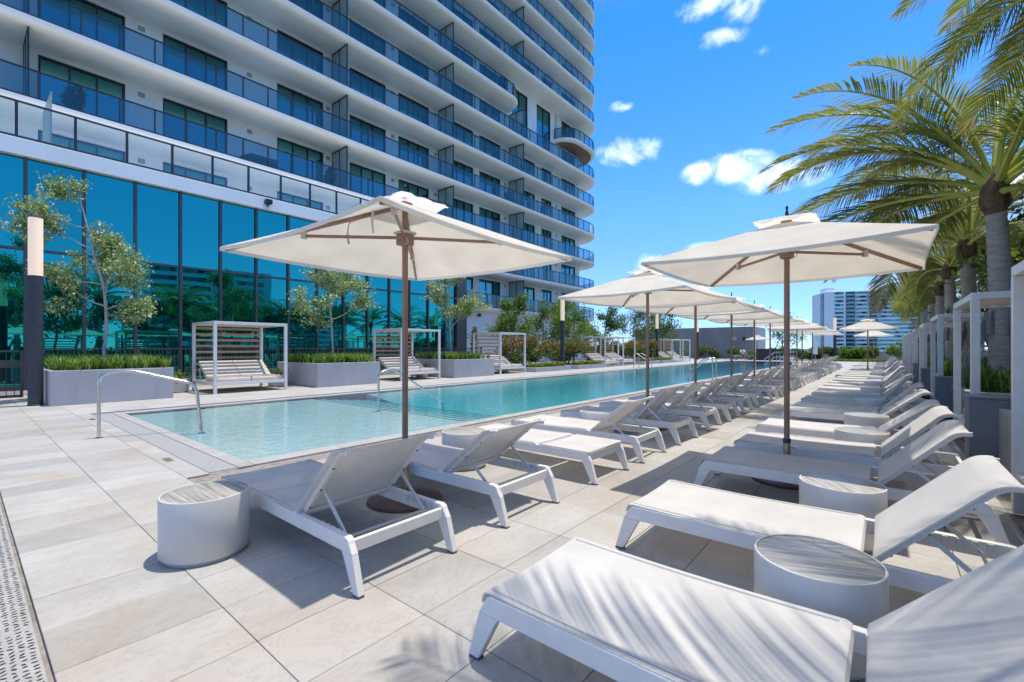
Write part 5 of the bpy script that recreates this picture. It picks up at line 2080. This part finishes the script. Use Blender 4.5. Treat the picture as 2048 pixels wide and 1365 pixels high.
tag(MB().box(5.3, 5.5, -6, 63, 0, 1.15).build('parapet_wall', M['planter'], None, bevel=.01), 'long grey parapet wall along the right edge behind the trees', 'wall')
tag(MB().box(-21.4, -21.35, 33.5, 37.2, .9, 2.1).build('blue_banner', M['blueplastic'], None), 'blue sheet seen through the middle cabana slats', 'banner')


# ------------------------------------------------------------------ distant condominium
def condo(name, label, center, face_dir, width, z0, floors, fh, rng, curve=8.0, bays=None, cap=True):
    """ribbon-windowed slab block; face_dir: unit vector out of the facade"""
    rot = math.atan2(face_dir[0], -face_dir[1])
    t = thing(name, label, 'building', (center[0], center[1], z0), rot)
    h = floors * fh
    n = 24

    def fy(u):                                               # gentle concave sweep towards the right
        return -max(0.0, u - .35) ** 2 * -curve
    segs = [(k / n, (k + 1) / n) for k in range(n)]
    body = MB()
    poly = [(-width / 2 + width * k / n, fy(k / n)) for k in range(n + 1)] + [(width / 2, 26), (-width / 2, 26)]
    body.prism(poly, 0, h, axis='z')
    wb = body.build('wall', M['condo'], t)
    for f in range(floors):
        z = f * fh
        for (ua, ub, kind) in bays:
            band = MB()
            m = max(1, int((ub - ua) * 24))
            for q in range(m):
                a, b = ua + (ub - ua) * q / m, ua + (ub - ua) * (q + 1) / m
                xa, xb = -width / 2 + width * a, -width / 2 + width * b
                ya, yb = fy(a) - .15, fy(b) - .15
                za, zb_ = (z + 1.0, z + 2.55) if kind != 'b' else (z + .25, z + 2.75)
                band.add([(xa, ya, za), (xb, yb, za), (xb, yb, zb_), (xa, ya, zb_), (xa, ya + .3, za), (xb, yb + .3, za), (xb, yb + .3, zb_), (xa, ya + .3, zb_)],
                         [(0, 1, 2, 3), (7, 6, 5, 4), (0, 4, 5, 1), (3, 2, 6, 7), (0, 3, 7, 4), (1, 5, 6, 2)])
            w = band.build('window', M['condoband'] if kind != 'b' else M['condodark'], t)
            k = 0
            if kind == 'w':                                  # some panes stand open or dark
                for q in range(3):
                    if rng.random() < .55:
                        a = rng.uniform(ua, ub - .045)
                        xa, xb = -width / 2 + width * a, -width / 2 + width * (a + rng.uniform(.015, .045))
                        MB().box(xa, xb, fy(a) - .26, fy(a) - .16, z + 1.05, z + 2.5).build('dark_pane', M['condodark'], w)
            if kind == 'b':                                  # balcony slab and rail
                xa, xb = -width / 2 + width * ua, -width / 2 + width * ub
                y = fy((ua + ub) / 2)
                MB().box(xa - .2, xb + .2, y - 1.6, y - .16, z + .0, z + .22).build('balcony', M['condo'], t)
                bl = MB().box(xa - .2, xb + .2, y - 1.6, y - 1.52, z + .23, z + 1.2)
                bl.build('balcony_rail', M['condoband'], t)
    if cap:
        MB().box(-width / 2 + 1, -width / 2 + 7, 2, 12, h, h + 3).build('roof_plant', M['condo'], t)
        MB().lathe([(13, h), (13, h + 5.2), (12.6, h + 5.5)], 30, (width * .12, 12)).build('roof_drum', M['condo'], t, smooth=True)
        MB().box(-width / 2 - .3, -width / 2 + .0, 2, 8, 1, h - 1).build('side_windows', M['condodark'], t)
    return t


fx, fy_ = -math.sin(YAW), math.cos(YAW)
rc_ = random.Random(4)
BAYS = [(.085, .165, 'w'), (.185, .265, 'b'), (.275, .375, 'w'), (.385, .455, 'b'), (.465, .80, 'w'), (.81, .885, 'b'), (.895, .985, 'w')]
condo('distant_condominium', 'distant white curved condominium with teal ribbon windows', (-1.5, 430, 0), (math.sin(YAW) * .6 + .05, -math.cos(YAW) - .2), 74, -16, 20, 2.95, rc_, bays=BAYS)
# city blocks off to the right, seen mirrored in the glass hall
for i, (x, y, w, fl, l) in enumerate(((150, 60, 40, 15, 'pale tower block beyond the right parapet, mirrored in the hall glass'), (230, 130, 60, 13, 'wide pale block far beyond the right parapet, mirrored in the hall glass'),
                                      (190, -25, 50, 9, 'lower pale block beyond the right parapet behind the camera'), (170, 230, 36, 14, 'slim pale block far off beyond the palms'))):
    condo('city_block', l, (x, y), (-.97, -.2), w, -16, fl, 3.1, rc_, curve=0, bays=[(.06, .3, 'w'), (.34, .44, 'b'), (.5, .72, 'w'), (.76, .94, 'w')], cap=False)


# ------------------------------------------------------------------ people
def person(name, label, loc, rotz, J, clothes, hair=True):
    """one skinned body from joints; J maps names to points in the figure's own frame (x forward, z up)"""
    t = thing(name, label, 'person', loc, rotz)
    V, E, Rr = [], [], []

    def chain(pts, rad, start=None):
        prev = start
        ids = []
        for p, r in zip(pts, rad):
            V.append(tuple(p))
            Rr.append(r)
            if prev is not None:
                E.append((prev, len(V) - 1))
            prev = len(V) - 1
            ids.append(prev)
        return ids
    J = {k: Vector(v) for k, v in J.items()}
    sp = chain([J['pelvis'], J['pelvis'].lerp(J['chest'], .5), J['chest'], J['neck'], J['head'], J['crown']], [.13, .125, .145, .058, .088, .062])
    for s in 'lr':
        hip = chain([J['hip' + s], J['knee' + s], J['knee' + s].lerp(J['ankle' + s], .35), J['ankle' + s], J['toe' + s]], [.088, .056, .054, .036, .032], sp[0])
        arm = chain([J['sh' + s], J['elbow' + s], J['wrist' + s], J['wrist' + s].lerp(J['hand' + s], .6)], [.056, .042, .027, .034], sp[2])
        w, h = J['wrist' + s], J['hand' + s]
        d = (h - w).normalized()
        side = d.cross(Vector((0, 0, 1)))
        side = side.normalized() if side.length > .1 else Vector((0, 1, 0))
        dn = Vector((0, 0, -1))
        palm_ = V[arm[-1]]
        for q, (o, l) in enumerate(((-.03, .068), (-.01, .080), (.01, .076), (.03, .060))):
            b = Vector(palm_) + d * .035 + side * o
            chain([b, b + d * l * .5 + dn * .006, b + d * l + dn * .022], [.010, .009, .007], arm[-1])
        b = Vector(palm_) - d * .01 + side * (-.045)
        chain([b, b + d * .04 - side * .012 + dn * .008], [.011, .009], arm[-1])
    me = bpy.data.meshes.new('body')
    me.from_pydata(V, E, [])
    me.materials.append(M['skin'])
    o = obj('body', me, t)
    o.modifiers.new('skin', 'SKIN')
    ly = me.skin_vertices[0].data if me.skin_vertices else None
    if ly is None:
        bpy.context.view_layer.objects.active = o
        ly = o.data.skin_vertices[0].data
    for i, r in enumerate(Rr):
        ly[i].radius = (r, r)
    ly[0].use_root = True
    ss = o.modifiers.new('sub', 'SUBSURF')
    ss.levels = ss.render_levels = 1
    for nm, pts, rad, m in clothes(J):
        MB().tube(pts, rad, 12).build(nm, m, t, smooth=True)
    if hair:
        hd = J['head'].lerp(J['crown'], .55)
        back = (J['head'] - J['chest']).normalized()
        mb = MB()
        for i in range(7):
            a = i / 6 * PI * .62
            r = .098 * math.sin(a + .06)
            mb_z = hd.z + .075 * math.cos(a) + .02
            for k in range(12):
                q = 2 * PI * k / 12
                mb.v.append((hd.x - .015 + r * math.cos(q) * (1.0 if math.cos(q) < 0 else .75), hd.y + r * .95 * math.sin(q), mb_z))
        for i in range(6):
            for k in range(12):
                a = i * 12 + k
                b = i * 12 + (k + 1) % 12
                mb.f.append((a, b, b + 12, a + 12))
        mb.f.append(tuple(range(11, -1, -1)))
        mb.build('hair', M['hair'], t, smooth=True)
    f = J['head'] + Vector((.09, 0, .01))                   # nose, eyes, mouth, ears
    MB().bar(f, f + Vector((.022, 0, -.03)), .02, .03).build('nose', M['skin'], t, bevel=.004)
    for s in (-1, 1):
        MB().tube([f + Vector((-.006, s * .032, .022)), f + Vector((.002, s * .032, .022))], .009, 6).build('eye', M['hair'], t)
        MB().tube([J['head'] + Vector((-.005, s * .088, .0)), J['head'] + Vector((-.005, s * .1, .0))], .022, 8).build('ear', M['skin'], t)
    MB().bar(f + Vector((-.004, -.02, -.05)), f + Vector((-.004, .02, -.05)), .008, .008).build('mouth', M['hair'], t)
    return t


def leaning(sw):
    return dict(pelvis=(-.12, 0, .93), chest=(.02, 0, 1.28), neck=(.08, 0, 1.45), head=(.12, 0, 1.55), crown=(.13, 0, 1.68),
                hipl=(-.12, .09, .88), kneel=(-.06, .10, .48), anklel=(-.12, .11, .08), toel=(.03, .12, .03),
                hipr=(-.12, -.09, .88), kneer=(-.09, -.11, .48), ankler=(-.16, -.12, .08), toer=(-.01, -.13, .03),
                shl=(.05, .18, 1.37), elbowl=(.22, .26 * sw, 1.16), wristl=(.40, .12 * sw, 1.17), handl=(.50, .05, 1.16),
                shr=(.05, -.18, 1.37), elbowr=(.22, -.26, 1.16), wristr=(.40, -.14, 1.17), handr=(.50, -.10, 1.15))


def shirt(m, sleeve=True, legs=None):
    def f(J):
        out = [('shirt', [J['pelvis'] + Vector((0, 0, -.02)), J['pelvis'].lerp(J['chest'], .5), J['chest'], J['chest'].lerp(J['neck'], .65), J['chest'].lerp(J['neck'], .9)], [.150, .150, .178, .165, .085], m)]
        for s in 'lr':
            if sleeve:
                out.append(('sleeve', [J['sh' + s].lerp(J['chest'], .25), J['sh' + s], J['sh' + s].lerp(J['elbow' + s], .55)], [.085, .076, .064], m))
            out.append(('shorts_leg', [J['hip' + s] + Vector((0, 0, .06)), J['hip' + s].lerp(J['knee' + s], .3), J['hip' + s].lerp(J['knee' + s], .85)], [.118, .105, .085], legs or M['cloth_black']))
        out.append(('shorts', [J['pelvis'] + Vector((0, 0, -.10)), J['pelvis'] + Vector((0, 0, .07))], [.142, .158], legs or M['cloth_black']))
        return out
    return f


ZB = Z0 + 3 * FH
person('person', 'person in white top leaning on the balcony rail, left of the two', (XT - .62, 34.6, ZB + .002), R(8), leaning(.9), shirt(M['cloth_white'], True, M['cloth_blue']))
person('person', 'bare-shouldered person leaning on the balcony rail, right of the two', (XT - .62, 36.6, ZB + .002), R(-14), leaning(.5), shirt(M['cloth_black'], False, M['cloth_black']))
SIT = dict(pelvis=(0, 0, .58), chest=(.10, 0, .93), neck=(.16, 0, 1.10), head=(.20, 0, 1.20), crown=(.21, 0, 1.33),
           hipl=(.02, .10, .56), kneel=(.42, .17, .54), anklel=(.38, .17, .09), toel=(.53, .19, .035),
           hipr=(.02, -.10, .56), kneer=(.42, -.17, .54), ankler=(.38, -.19, .09), toer=(.53, -.21, .035),
           shl=(.13, .19, 1.02), elbowl=(.28, .26, .76), wristl=(.42, .10, .68), handl=(.50, .04, .66),
           shr=(.13, -.19, 1.02), elbowr=(.28, -.24, .78), wristr=(.36, -.10, .98), handr=(.33, -.05, 1.07))
person('person', 'seated person in white shirt and black shorts at the far end of the pool', (-12.3, 55.5, 0), R(-75), SIT, shirt(M['cloth_white']))
